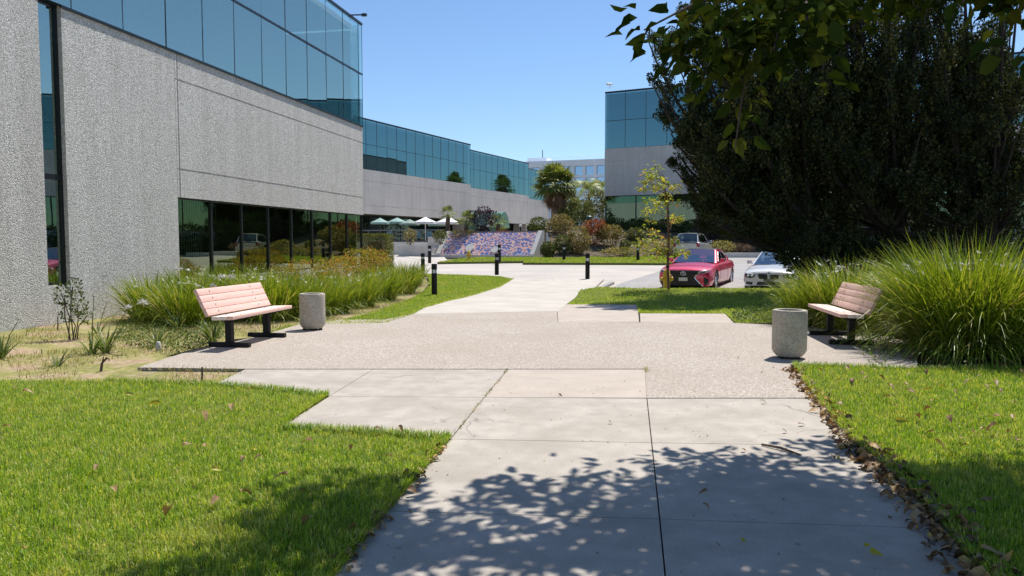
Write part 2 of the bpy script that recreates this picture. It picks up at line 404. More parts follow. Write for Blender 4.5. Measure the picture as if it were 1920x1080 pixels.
# worn slabs: hairline cracks, dark spots and specks; streaks on the tall walls
def add_wear(m, cracks=True, spots=True):
    nt = m.node_tree; b = nt.nodes['Principled BSDF']; src = b.inputs['Base Color'].links[0].from_socket
    v = coord(nt)
    col = src
    if spots:
        vo = tvor(nt, v, 3.2); f = ramp(nt, vo.outputs['Distance'], [(0.035, (.55,) * 3), (0.075, (0, 0, 0))]); col = mixc(nt, col, (0.16, 0.145, 0.13), f)
        vo = tvor(nt, v, 16); f = ramp(nt, vo.outputs['Distance'], [(0.07, (.5,) * 3), (0.12, (0, 0, 0))]); sp_ = nt.nodes.new('ShaderNodeSeparateColor'); nt.links.new(vo.outputs['Color'], sp_.inputs[0])
        k = ramp(nt, sp_.outputs[0], [(0.80, (0, 0, 0)), (0.82, (1, 1, 1))]); f = mixc(nt, f, k, 1.0, 'MULTIPLY'); col = mixc(nt, col, (0.12, 0.105, 0.09), f)
        grain = tnoise(nt, v, 70, 3); col = mixc(nt, col, ramp(nt, grain, [(0.3, (0.88,) * 3), (0.7, (1.1,) * 3)]), .8, 'MULTIPLY')
    if cracks:
        wv = nt.nodes.new('ShaderNodeVectorMath'); wv.operation = 'MULTIPLY_ADD'
        nz = nt.nodes.new('ShaderNodeTexNoise'); nz.inputs['Scale'].default_value = 2.5; nz.inputs['Detail'].default_value = 5; nt.links.new(v, nz.inputs['Vector'])
        nt.links.new(nz.outputs[1], wv.inputs[0]); wv.inputs[1].default_value = (.5, .5, 0); nt.links.new(v, wv.inputs[2])
        vd = tvor(nt, wv.outputs[0], .42, 'DISTANCE_TO_EDGE'); f = ramp(nt, vd.outputs['Distance'], [(0.0, (.75,) * 3), (0.0045, (0, 0, 0))])
        k = ramp(nt, tnoise(nt, v, .55, 2), [(0.52, (0, 0, 0)), (0.58, (1, 1, 1))]); f = mixc(nt, f, k, 1.0, 'MULTIPLY'); col = mixc(nt, col, (0.13, 0.115, 0.10), f)
    nt.links.new(col, b.inputs['Base Color'])
for k_ in ('concrete', 'pink_concrete', 'path_concrete'): add_wear(MT[k_])
add_wear(MT['road'], True, False)
def add_streaks(m, amt=.14):
    nt = m.node_tree; b = nt.nodes['Principled BSDF']; src = b.inputs['Base Color'].links[0].from_socket
    n = tnoise(nt, coord(nt, True, (2.2, 2.2, .16)), 1.0, 5, .65)
    nt.links.new(mixc(nt, src, ramp(nt, n, [(0.35, (1 - amt, 1 - amt * 1.05, 1 - amt * 1.15)), (0.62, (1.04,) * 3)]), 1.0, 'MULTIPLY'), b.inputs['Base Color'])
add_streaks(MT['agg_wall'], .09); add_streaks(MT['far_wall'], .08)
# ---------------------------------------------------------------- ground sheets
def lawn_z(x, y): return gz(y) + (0.10 * max(0, min(1, (y - 19) / 4.6)) if x > 2 else 0.0)
def drape(name, poly, dz, mat, thick=0.0, kind='structure', step=2.0, zf=None, parent=None):
    """a level sheet following the terrain; thick > 0 gives it real edges going down"""
    bm = bmesh.new()
    vs = [bm.verts.new((p[0], p[1], 0)) for p in poly]
    f = bm.faces.new(vs)
    if f.normal.z < 0: f.normal_flip()
    ys = [p[1] for p in poly]
    y = 22.0 if zf is None or zf is not lawn_z else 18.0
    while y < min(max(ys), 54):
        if y > min(ys):
            bmesh.ops.bisect_plane(bm, geom=bm.verts[:] + bm.edges[:] + bm.faces[:], plane_co=(0, y, 0), plane_no=(0, 1, 0), dist=1e-5)
        y += step
    bmesh.ops.triangulate(bm, faces=[f for f in bm.faces if len(f.verts) > 4])
    bm.normal_update()
    for f in bm.faces:
        if f.normal.z < 0: f.normal_flip()
    for v in bm.verts: v.co.z = (zf(v.co.x, v.co.y) if zf else gz(v.co.y)) + dz
    if thick:
        r = bmesh.ops.extrude_face_region(bm, geom=bm.faces[:])
        nv = [e for e in r['geom'] if isinstance(e, bmesh.types.BMVert)]
        for v in nv: v.co.z -= thick
        bmesh.ops.recalc_face_normals(bm, faces=bm.faces[:])
    me = bpy.data.meshes.new(name); bm.to_mesh(me); bm.free()
    me.materials.append(mat)
    o = link(bpy.data.objects.new(name, me), parent)
    if kind: o['kind'] = kind
    return o

def px2(pts, dz=0.0): return [(lambda v: (v.x, v.y))(gp(x, y, dz)) for x, y in pts]
def shrink(poly, d):
    """pull a convex-ish polygon in by d to leave joints between slabs"""
    out = []; n = len(poly)
    area = sum(poly[i][0] * poly[(i + 1) % n][1] - poly[(i + 1) % n][0] * poly[i][1] for i in range(n))
    sg = 1 if area > 0 else -1
    for i in range(n):
        p0, p1, p2 = (Vector((*poly[(i + k - 1) % n], 0)) for k in range(3))
        a = (p1 - p0).normalized(); b = (p2 - p1).normalized()
        na = Vector((-a.y, a.x, 0)) * sg; nb = Vector((-b.y, b.x, 0)) * sg
        bis = (na + nb)
        if bis.length < 1e-4: bis = na
        bis.normalize()
        k = max(0.4, bis.dot(na))
        q = p1 + bis * (d / k)
        out.append((q.x, q.y))
    return out

# earth far beyond everything
g = [(-400, -60), (400, -60), (400, 22), (400, 52), (400, 900), (-400, 900), (-400, 52), (-400, 22)]
drape('ground', g, -0.20, MT['ground'])
# soil right under lawns, beds and slabs round the camera
drape('soil', [(-14, -3), (16, -3), (18, 23.8), (-14, 23.8)], -0.055, MT['joint'])

SLABS = {
 'sidewalk': ([[(460, 692), (700, 692), (617, 743), (405, 719)],
               [(700, 692), (953, 692), (908, 745), (617, 743)],
               [(617, 743), (908, 745), (845, 823), (524, 801)],
               [(908, 745), (1213, 747), (1222, 830), (845, 823)],
               [(1213, 747), (1535, 747), (1610, 836), (1222, 830)],
               [(845, 823), (1222, 830), (1237, 973), (726, 958)],
               [(1222, 830), (1610, 836), (1790, 992), (1237, 973)],
               [(726, 958), (1237, 973), (1357, 2200), (-330, 2200)],
               [(1237, 973), (1790, 992), (3100, 2200), (1357, 2200)]], 'concrete'),
 'sidewalk_patch': ([[(953, 692), (1210, 692), (1213, 746), (908, 745)]], 'pink_concrete'),
}
for nm, (lst, mt) in SLABS.items():
    for q in lst:
        drape(nm, shrink(px2(q), 0.0045), 0.0, MT[mt], thick=0.10)
plaza = px2([(258, 690), (340, 664), (513, 623), (560, 609), (640, 600), (720, 600), (773, 589), (1044, 583.5), (1046, 604), (1375, 606), (1480, 611), (1600, 618), (1720, 640), (1720, 691), (1480, 684), (1541, 747.2), (1212.6, 747.2), (1209.8, 692.6), (459, 692.6)])
drape('plaza', plaza, 0.008, MT['agg_floor'], thick=0.09)
path = px2([(770, 588.5), (796, 576), (846, 562), (896, 550), (936, 537), (962, 523), (1132, 523), (1112, 542), (1087, 549), (1062, 570), (1045, 584)])
drape('path', path, 0.0, MT['path_concrete'], thick=0.10)
drape('sidewalk', shrink(px2([(1046, 604), (1044.3, 584.3), (1061.5, 570.3), (1196, 571.5), (1199, 604)]), 0.01), 0.003, MT['pink_concrete'], thick=0.10)
drape('sidewalk', shrink(px2([(1199, 587.5), (1360, 588), (1378, 606), (1200, 604)]), 0.01), 0.0, MT['pink_concrete'], thick=0.10)

# roadway and parking lot lie a kerb lower
ROAD = -0.085
road = px2([(560, 545), (700, 519), (790, 514), (880, 516), (940, 519), (965, 524), (1132, 524), (1100, 553), (1130, 550), (1165, 531), (1243, 507), (1275, 489), (981, 489), (825, 490), (735, 476), (690, 474)], ROAD)
drape('road', road, ROAD, MT['road'])
lotp = px2([(1110, 548), (1165, 531), (1243, 507), (1275, 489), (1300, 474)], ROAD) + [(18, 51), (44, 51), (44, 23.6), (8, 23.6)]
drape('parking_lot', lotp, ROAD - 0.004, MT['asphalt'])
sw = px2([(1136, 532), (1165, 531), (1243, 507), (1280, 489), (1236, 490)], ROAD)
# pale gutter along the lawn edge
drape('gutter', px2([(1113, 543), (1145, 527.5), (1152, 528.5), (1122, 543)], 0), 0.002, MT['asphalt'], thick=0.08)
kerbp = px2([(1228, 476.5), (1345, 476.5), (1460, 478.5), (1460, 470.5), (1345, 468), (1228, 468)], 0.04)
def kz(x, y): return gz(y)
drape('kerb', [(12.5, 46.4), (18.5, 46.4), (19, 47.3), (12.6, 47.3)], 1.01, MT['kerb'], thick=.35, zf=lambda x, y: 0.0)
# dirt bed along the left building
bed = px2([(-700, 770), (0, 716), (200, 717), (405, 722), (470, 694), (262, 692), (345, 664), (513, 624), (560, 609), (575, 606), (640, 600), (700, 585), (790, 548), (805, 530), (790, 513), (700, 519), (660, 524)]) + [(-6.6, 30.5), (-11.8, 2.5)]
mb_, nt, b, out = new_mat('dry planting bed')
v = coord(nt); n1 = tnoise(nt, v, 1.1, 7, 0.65); n2 = tnoise(nt, v, 14, 4)
c = ramp(nt, n1, [(0.30, (0.36, 0.22, 0.14)), (0.42, (0.38, 0.29, 0.19)), (0.50, (0.30, 0.27, 0.10)), (0.56, (0.22, 0.22, 0.06)), (0.64, (0.33, 0.27, 0.15)), (0.74, (0.13, 0.15, 0.04))])
c = mixc(nt, c, ramp(nt, n2, [(0.3, (0.55, 0.52, 0.48)), (0.7, (1.15, 1.15, 1.1))]), 0.8, 'MULTIPLY')
nt.links.new(c, b.inputs['Base Color']); b.inputs['Roughness'].default_value = 1
bump(nt, b, n2, 0.8, 0.03)
drape('dirt_bed', bed, -0.03, mb_)
# paved corner by the patio and planter
drape('paving', px2([(650, 500), (690, 474.2), (735, 476), (825, 490), (840, 486), (815, 470), (700, 463)]), -0.078, MT['path_concrete'])

# ---------------------------------------------------------------- lawns: a thatch sheet and real blades
LAWNS = {
 'front_left': px2([(-1500, 790), (0, 712), (200, 714), (400, 721), (500, 728), (616, 741), (527, 801), (600, 806), (844, 821), (726, 958), (625, 1082), (-330, 2200), (-3500, 2200)]),
 'front_right': px2([(1488, 684), (1720, 692), (2300, 690), (4200, 2200), (2985, 2200), (1840, 1078), (1770, 985), (1692, 905), (1603, 833), (1530, 747)]),
 'mid_left': px2([(500, 626), (560, 609), (722, 606), (773, 590), (797, 577), (848, 563), (898, 551), (938, 538), (963, 523), (938, 518), (880, 515.5), (795, 513), (803, 520), (806, 535), (785, 552), (700, 585), (640, 600), (575, 606), (530, 612)]),
 'mid_right': px2([(1063, 571), (1088, 549.5), (1122, 543)]) + [(4.0, 24.1), (7.0, 24.2), (12.0, 24.0), (15, 23.6)] + px2([(1700, 600), (1560, 604), (1380, 605), (1360, 587), (1198, 586.5), (1195, 571.5)]),
}
for k, poly in LAWNS.items():
    drape('lawn', poly, -0.012, MT['turf'], thick=0.03 if k != 'mid_right' else .22, zf=lawn_z if k == 'mid_right' else None, step=1.0 if k == 'mid_right' else 2.0)
far_lawn = px2([(820, 491.5), (870, 484), (900, 482.5), (1040, 482.5), (1200, 478), (1275, 474), (1262, 493.5), (1180, 493), (981, 492.5), (981, 489.5)], 0.03)
drape('lawn', far_lawn, 0.03, MT['turf'], thick=0.14)

def sample_poly(poly, n, ymax=1e9, fall=None):
    P = np.array(poly); x0, y0 = P.min(0); x1, y1 = P.max(0)
    out = []; tot = 0
    while tot < n:
        X = rng.uniform(x0, x1, 4 * n); Y = rng.uniform(y0, min(y1, ymax), 4 * n)
        k = in_poly(X, Y, poly) & (np.abs(X) < 0.95 * Y + 1.5)
        if fall is not None: k &= rng.random(len(X)) < fall(X, Y)
        out.append(np.stack([X[k], Y[k]], 1)); tot += k.sum()
        if k.sum() == 0: break
    return np.concatenate(out)[:n]
def gzv(Y): return 0.033 * np.clip(np.minimum(Y, 52) - 22, 0, None)
def blades(poly, n, Lr, Wr, z0=-0.01, lean=0.75, ymin=None, fall=None, name='grass', mat='grass'):
    S = sample_poly(poly, n, fall=fall)
    n = len(S)
    phi = rng.uniform(0, 2 * np.pi, n); th = np.abs(rng.normal(0, lean * 0.6, n)) + 0.08; th = np.minimum(th, 1.25)
    tuft = 0.72 + 0.55 * (0.5 + 0.5 * np.sin(S[:, 0] * 23 + 3 * np.sin(S[:, 1] * 9)) * np.sin(S[:, 1] * 19 + 2 * np.sin(S[:, 0] * 11)))
    wave = tuft * (0.80 + 0.4) if False else tuft * (0.8 + 0.4 * (np.sin(S[:, 0] * 2.1 + 1.3 * np.sin(S[:, 1] * 1.7)) * np.sin(S[:, 1] * 2.6 + 0.9) * 0.5 + 0.5))
    L = rng.uniform(*Lr, n) * wave; W = rng.uniform(*Wr, n)
    P = np.stack([S[:, 0], S[:, 1], gzv(S[:, 1]) + z0], 1)
    if poly is LAWNS['mid_right']: P[:, 2] += np.where(P[:, 0] > 2, .10 * np.clip((P[:, 1] - 19) / 4.6, 0, 1), 0)
    side = np.stack([-np.sin(phi), np.cos(phi), np.zeros(n)], 1)
    hx = np.stack([np.cos(phi), np.sin(phi), np.zeros(n)], 1)
    d0 = hx * np.sin(th * 0.5)[:, None]; d0[:, 2] += np.cos(th * 0.5)
    d1 = hx * np.sin(th * 1.4)[:, None]; d1[:, 2] += np.cos(th * 1.4)
    m = P + d0 * (L * 0.55)[:, None]; t = m + d1 * (L * 0.45)[:, None]
    V = np.stack([P - side * W[:, None], P + side * W[:, None], m + side * W[:, None] * 0.8, t, m - side * W[:, None] * 0.8], 1).reshape(-1, 3)
    base = (np.arange(n) * 5)[:, None, None]
    T = np.array([(0, 1, 2), (0, 2, 4), (4, 2, 3)])
    o = np_mesh(name, V, (T[None] + base).reshape(-1, 3), MT[mat])
    o['kind'] = 'stuff'; return o
near = lambda X, Y: np.clip((3.2 / Y) ** 1.5, 0, 1)
blades(LAWNS['front_left'], 240000, (0.028, 0.066), (0.0018, 0.0036), fall=near, lean=1.05)
blades(LAWNS['front_right'], 220000, (0.028, 0.066), (0.0018, 0.0038), fall=near, lean=1.05)
blades(LAWNS['mid_left'], 60000, (0.025, 0.05), (0.003, 0.006), lean=1.1)
blades(LAWNS['mid_right'], 70000, (0.03, 0.06), (0.003, 0.006), lean=1.1)
blades(far_lawn, 26000, (0.04, 0.06), (0.008, 0.014), z0=0.03)
# longer fringe that spills over the slab edges
def fringe(ptspx, n, inward, Lr=(0.05, 0.10)):
    pts = [gp(*p) for p in ptspx]
    seg = [(pts[i], pts[i + 1]) for i in range(len(pts) - 1)]
    ln = np.array([(b - a).length for a, b in seg]); ln = ln / ln.sum()
    idx = rng.choice(len(seg), n, p=ln); t = rng.random(n)
    A = np.array([[*s[0]] for s in seg])[idx]; B = np.array([[*s[1]] for s in seg])[idx]
    P = A + (B - A) * t[:, None]
    dirv = unit(B - A); nrm = np.stack([-dirv[:, 1], dirv[:, 0], np.zeros(n)], 1) * inward
    P = P + nrm * np.abs(rng.normal(0, 0.035, n))[:, None]
    P[:, 2] = gzv(P[:, 1]) - 0.01
    phi = np.arctan2(-nrm[:, 1], -nrm[:, 0]) + rng.normal(0, 0.9, n)
    V, Q = blade_arrays(P, phi, rng.uniform(0.1, 0.7, n), rng.uniform(0.2, 1.2, n), rng.uniform(*Lr, n), rng.uniform(0.0018, 0.003, n), seg=3)
    np_mesh('grass', V, Q, MT['grass'])['kind'] = 'stuff'
fringe([(200, 714), (400, 721), (500, 728), (616, 741)], 1500, -1)
fringe([(616, 741), (527, 801), (600, 806), (844, 821)], 2500, -1)
fringe([(844, 821), (726, 958), (625, 1082), (400, 1340)], 3600, -1)
fringe([(1488, 684), (1530, 747), (1603, 833), (1692, 905), (1770, 985), (1840, 1078)], 3600, 1)
fringe([(1488, 684), (1720, 692), (1930, 692)], 1200, -1)
fringe([(560, 609), (722, 606), (773, 590), (797, 577), (848, 563), (898, 551), (938, 538), (963, 523)], 1600, 1)
fringe([(1063, 571), (1195, 571.5), (1198, 586.5), (1360, 587), (1380, 605)], 1600, 1)
# dry weeds over the bed
bedn = lambda X, Y: (np.sin(X * 1.9 + 2 * np.sin(Y * 0.8)) * np.sin(Y * 1.3 + X) > -0.25) * 1.0
blades(bed, 34000, (0.02, 0.08), (0.002, 0.005), z0=-0.03, lean=1.1, fall=bedn, name='weeds', mat='weed')

S = sample_poly(px2([(225, 606), (300, 600), (420, 604), (420, 640), (350, 664), (270, 660), (215, 640)], -0.03), 4200)
P = np.stack([S[:, 0], S[:, 1], rng.uniform(-.03, .07, len(S)) * (0.3 + 0.7 * (np.sin(S[:, 0] * 5) * np.sin(S[:, 1] * 3.1) > -.2))], 1); A = rng.normal(0, .8, (len(S), 3)); A[:, 2] += .5
V, Q = leaf_arrays(P, A, rng.uniform(.03, .07, len(S)), rng.uniform(.006, .014, len(S)))
np_mesh('weeds', V, Q, MT['cover'])['kind'] = 'stuff'
# grass growing in the slab joints
def joint_weeds(a, b, n, L=.03):
    a, b = np.array(gp(*a)), np.array(gp(*b)); t = rng.random(n); t = np.where(np.sin(t * 31) > -.2, t, rng.random(n))
    P = a + (b - a) * t[:, None]; P += rng.normal(0, .006, P.shape); P[:, 2] = -.02
    V, Q = blade_arrays(P, rng.uniform(0, 6.28, n), rng.uniform(.2, 1.2, n), rng.uniform(.2, 1, n), rng.uniform(L * .6, L * 1.6, n) + .015, rng.uniform(.0015, .003, n), seg=3)
    np_mesh('weeds', V, Q, MT['weed'])['kind'] = 'stuff'
joint_weeds((953, 692), (846, 822), 420); joint_weeds((1210, 690), (1213, 700), 90, .05); joint_weeds((262, 691), (455, 693), 170, .05)
# ---------------------------------------------------------------- leaf litter
def litter_leaves(P, L, name, mat='dry_leaf', flat=0.5):
    n = len(P)
    a = rng.uniform(0, 2 * np.pi, n)
    A = np.stack([np.cos(a), np.sin(a), rng.normal(0, 0.25, n)], 1)
    N = rng.normal(0, flat, (n, 3)); N[:, 2] += 1
    return big_leaf_arrays(P, A, L, L * rng.uniform(0.22, 0.36, n), N, curl=0.42)
def drift(ptspx, n, spread, off=0.0):
    pts = [gp(*p) for p in ptspx]
    ln = np.array([(pts[i + 1] - pts[i]).length for i in range(len(pts) - 1)]); ln /= ln.sum()
    idx = rng.choice(len(ln), n, p=ln); t = rng.random(n)
    A = np.array([[*p] for p in pts[:-1]])[idx]; B = np.array([[*p] for p in pts[1:]])[idx]
    P = A + (B - A) * t[:, None]
    nrm = unit(np.stack([-(B - A)[:, 1], (B - A)[:, 0], np.zeros(n)], 1))
    P = P + nrm * (rng.normal(off, spread, n))[:, None]
    P[:, 2] = 0.012 + rng.uniform(0, 0.035, n)
    return P
P = np.concatenate([drift([(1488, 690), (1530, 747), (1603, 833)], 330, 0.06, -0.02), drift([(1603, 833), (1692, 905), (1770, 985), (1850, 1078), (1950, 1180)], 560, 0.085, -0.03)])
V, T = litter_leaves(P, rng.uniform(0.035, 0.10, len(P)), 'x')
np_mesh('leaf_litter', V, T, MT['dry_leaf'])['kind'] = 'stuff'
P = drift([(830, 838), (726, 958), (625, 1082)], 130, 0.03, 0.0)
V, T = litter_leaves(P, rng.uniform(0.03, 0.07, len(P)), 'x')
np_mesh('leaf_litter', V, T, MT['dry_leaf'])['kind'] = 'stuff'
P = drift([(1690, 672), (1800, 683), (1930, 684)], 120, 0.12, 0.0)
V, T = litter_leaves(P, rng.uniform(0.03, 0.06, len(P)), 'x')
np_mesh('leaf_litter', V, T, MT['dry_leaf'])['kind'] = 'stuff'
# crumbs and specks on the slabs
S = sample_poly(px2([(950, 700), (1480, 700), (1840, 1080), (640, 1080), (850, 822)]), 170)
P = np.stack([S[:, 0], S[:, 1], np.full(len(S), 0.004)], 1)
V, T = litter_leaves(P, rng.uniform(0.006, 0.02, len(P)), 'x', flat=0.3)
np_mesh('debris', V, T, MT['dry_leaf'])['kind'] = 'stuff'
# separate leaves that can be counted
LM = []
for i in range(5):
    V, T = litter_leaves(np.zeros((1, 3)), np.array([0.085]), 'x', flat=0.25)
    V -= V.mean(0); V[:, 2] -= V[:, 2].min()
    me = bpy.data.meshes.new('fallen_leaf'); me.from_pydata([tuple(v) for v in V], [], [tuple(t) for t in T]); me.materials.append(MT['dry_leaf'] if i < 4 else MT['yellow_leaf'] if 'yellow_leaf' in MT else MT['dry_leaf']); LM.append(me)
def fallen(pxs, z, label, group, s=(0.6, 1.25), mesh=None):
    for (x, y) in pxs:
        p = gp(x, y)
        o = bpy.data.objects.new('fallen_leaf', LM[rnd.randrange(5)] if mesh is None else mesh)
        o.location = (p.x, p.y, gz(p.y) + z); o.rotation_euler = (rnd.uniform(-.35, .35), rnd.uniform(-.35, .35), rnd.uniform(0, 6.28))
        k = rnd.uniform(*s); o.scale = (k, k, k); link(o); tag(o, label, 'fallen leaf', group)
fallen([(388, 846), (478, 853), (318, 978), (574, 1000), (45, 1046), (470, 741), (435, 775), (50, 744), (30, 739), (712, 818), (750, 816), (660, 852), (730, 868), (455, 870), (483, 873), (240, 748), (380, 795), (405, 892), (365, 923), (400, 955), (465, 945), (525, 912), (575, 843), (290, 765), (180, 890), (215, 935), (350, 845), (10, 812), (545, 1040), (570, 935)],
       0.035, 'brown curled leaf lying on the sunny left front lawn', 'fallen leaves on the left lawn')
fallen([(1538, 702), (1563, 709), (1590, 698), (1625, 717), (1652, 718), (1600, 728), (1669, 737), (1688, 704), (1705, 709), (1738, 707), (1740, 738), (1765, 731), (1790, 746), (1812, 727), (1850, 735), (1865, 728), (1878, 742), (1900, 762), (1660, 757), (1680, 771), (1690, 799), (1737, 780), (1770, 733), (1850, 820), (1800, 832), (1805, 850), (1825, 826), (1862, 817), (1890, 820), (1905, 838), (1872, 793), (1720, 793), (1760, 854), (1780, 860), (1570, 724), (1640, 700), (1615, 709), (1710, 745), (1835, 712), (1880, 694), (1915, 705), (1750, 760), (1700, 730), (1830, 770), (1780, 800), (1745, 822), (1900, 790)],
       0.035, 'brown curled leaf lying on the right front lawn', 'fallen leaves on the right lawn')
fallen([(768, 962), (1144, 795), (1383, 672), (1429, 700), (1450, 691), (1503, 799), (1572, 860), (1560, 863), (1632, 882), (1318, 928), (1324, 955), (1345, 1026), (1392, 1015), (1640, 1040), (1715, 985), (1625, 1025), (803, 982), (1050, 743), (1432, 757), (1470, 812), (1395, 848), (655, 1045)],
       0.004, 'dry brown leaf lying on the concrete front walk', 'fallen leaves on the walk', s=(0.35, 0.8))
o = MB()
a, b_ = gp(1428, 836), gp(1502, 855)
o.tube([a + Vector((0, 0, .012)), a.lerp(b_, .5) + Vector((0, .02, .02)), b_ + Vector((0, 0, .008))], [.009, .011, .006], n=6)
o.tube([a.lerp(b_, .6) + Vector((0, .02, .018)), a.lerp(b_, .72) + Vector((.0, .06, .02))], [.006, .004], n=5)
tag(o.build('twig', MT['bark'], smooth=True), 'broken bare twig lying across the right half of the front walk', 'twig')
# ---------------------------------------------------------------- buildings
def window(par, x0, x1, z0, z1, glass, y=0.03, fw=0.022, fd=0.07, blind=None, tilt=0.0, topbar=True, proud=0.045, lower=None):
    m = MB(); yb = y - 0.047 + fd; yf = y - proud
    m.box(x0, x0 + fw, yf, yb, z0, z1)
    m.box(x1 - fw, x1, yf, yb, z0, z1)
    m.box(x0 + fw, x1 - fw, yf + .002, yb, z0, z0 + fw * 1.2)
    m.box(x0 + fw, x1 - fw, yf + .002, yb, z1 - fw * 1.2, z1)
    w = m.build('window', MT['frame'], par)
    p = MB()
    a, b_ = rnd.gauss(0, tilt), rnd.gauss(0, tilt)
    cx, cz = (x0 + x1) / 2, (z0 + z1) / 2
    def q(x, z, dy): return (x, y + dy + a * (x - cx) + b_ * (z - cz), z)
    X0, X1, Z0, Z1 = x0 + fw * .6, x1 - fw * .6, z0 + fw * .6, z1 - fw * .6
    p.add([q(X0, Z0, 0), q(X1, Z0, 0), q(X1, Z1, 0), q(X0, Z1, 0)], [(0, 1, 2, 3)])
    p.build('pane', glass, w, fixn=False)
    if blind:
        s = MB(); n = max(4, int((x1 - x0 - .1) / 0.1)); by = y + 0.16
        vs, fs = [], []
        zt = z1 - 0.05; zb = z0 + 0.06 + blind
        for i in range(n):
            xa = x0 + 0.06 + i * (x1 - x0 - .12) / n; xb = xa + (x1 - x0 - .12) / n * 0.97
            o = len(vs)
            vs += [(xa, by, zb), (xb, by + .055, zb), (xb, by + .055, zt), (xa, by, zt)]
            fs += [(o, o + 1, o + 2, o + 3)]
        s.add(vs, fs)
        s.build('blind', MT['blind'], w, fixn=False)
    return w

def grooved_panel(m, x0, x1, z0, z1, hl, vl, y=0.0, d=0.022, back=0.30, g=0.045):
    """a precast panel: skin pieces parted by real grooves over a backing"""
    m.box(x0, x1, y + d, y + back, z0, z1)
    xs = [x0] + sorted(vl) + [x1]; zs = [z0] + sorted(hl) + [z1]
    for i in range(len(xs) - 1):
        for k in range(len(zs) - 1):
            a = xs[i] + (g / 2 if i else 0); b_ = xs[i + 1] - (g / 2 if i < len(xs) - 2 else 0)
            c = zs[k] + (g / 2 if k else 0); e = zs[k + 1] - (g / 2 if k < len(zs) - 2 else 0)
            m.box(a, b_, y, y + d - 0.0005, c, e)

# ---- near left office
Y0 = 6.0
b1 = thing('office_building', 'large grey pebble-faced office block with blue glass band filling the left side', 'building', (-12.252 + .1908 * Y0, Y0, 0), math.atan2(.9823, .1873))
ZH, ZB, ZM, ZT = 2.82, 6.52, 8.64, 10.66
S0, S1, S2, SE = 9.16, 9.74, 13.42, 25.86
m = MB(); grooved_panel(m, 0, S0 - .002, -.3, 11.6, [], [4.2]); m.build('wall', MT['agg_wall'], b1)
m = MB(); m.box(S0, S1, 0.012, .3, -.3, .77); m.build('wall', MT['agg_wall'], b1)
m = MB(); grooved_panel(m, S1 + .002, S2 - .012, -.3, ZB, [], []); m.build('wall', MT['agg_wall'], b1)
m = MB(); grooved_panel(m, S2, SE, ZH, ZB, [3.54, 5.82], [S2 + .10]); m.build('wall', MT['agg_wall'], b1)
m = MB(); m.box(S2, SE, 0.002, .3, -.3, .70); m.build('wall', MT['agg_wall'], b1)
m = MB(); grooved_panel(m, 0, 0, 0, 0, [], []); 
m = MB(); m.box(SE - .3, SE - .004, .304, 22, -.3, ZB); m.box(0.0, .3, .304, 22, -.3, 11.6); m.box(.304, SE - .304, 21.7, 22, -.3, ZT); m.build('wall', MT['agg_wall'], b1)
m = MB(); m.box(.304, SE - .31, .31, 21.69, 10.45, 10.63); m.build('roof', MT['roof'], b1)
m = MB(); m.box(S0, SE + .02, -.05, .10, ZT, ZT + .09); m.build('coping', MT['frame'], b1)
m = MB(); m.box(S1 - .03, SE + .01, -.042, -.002, ZB - .05, ZB - .002); m.build('sill', MT['frame'], b1)
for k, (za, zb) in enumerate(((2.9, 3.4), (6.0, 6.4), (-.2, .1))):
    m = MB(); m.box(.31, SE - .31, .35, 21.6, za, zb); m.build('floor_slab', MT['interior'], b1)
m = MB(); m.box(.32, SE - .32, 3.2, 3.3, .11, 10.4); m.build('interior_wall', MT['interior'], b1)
m = MB(); m.box(S0, SE + .004, -.040, -.0175, ZM - .035, ZM + .035); m.build('transom', MT['frame'], b1)
xs = [S0] + [10.0 + 1.5454 * k for k in range(11)] + [SE]
for i in range(len(xs) - 1):
    for (za, zb, bl) in ((ZB, ZM, True), (ZM, ZT, True)):
        lo = za
        window(b1, xs[i], xs[i + 1], lo, zb, MT['blue_glass'], y=-.02, fd=.06, fw=.010, proud=.007, blind=(0.0 if rnd.random() < .75 else .9) if xs[i + 1] - xs[i] > 1 else None, tilt=0.002)
window(b1, S0, S1, .77, 3.0, MT['blue_glass'], y=.14, fw=.045, fd=.16)
window(b1, S0, S1, 3.0, ZB, MT['blue_glass'], y=.14, fw=.045, fd=.16)
gx = [S2 + k * (SE - S2) / 8 for k in range(9)]
for i in range(8):
    window(b1, gx[i], gx[i + 1], .70, ZH, MT['green_glass'], y=.10, fw=.035, fd=.10, blind=[0.02, .0, .9, .0, .3, 1.1, None, .6][i], tilt=.0015)
# side return of glass at the corner
for (za, zb) in ((ZB, ZM), (ZM, ZT)):
    m = MB(); m.box(SE - .04, SE, .09, 21.5, za, zb); m.build('side_glazing', MT['blue_glass'], b1)
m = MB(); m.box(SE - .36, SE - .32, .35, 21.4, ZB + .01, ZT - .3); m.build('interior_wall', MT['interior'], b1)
m = MB(); m.tube([(SE - .4, .3, ZT + .1), (SE - .4, .3, ZT + .32), (SE - .4, -.22, ZT + .30)], .03, n=6); m.box(SE - .46, SE - .34, -.40, -.20, ZT + .24, ZT + .34)
m.build('roof_bracket', MT['frame'], b1)

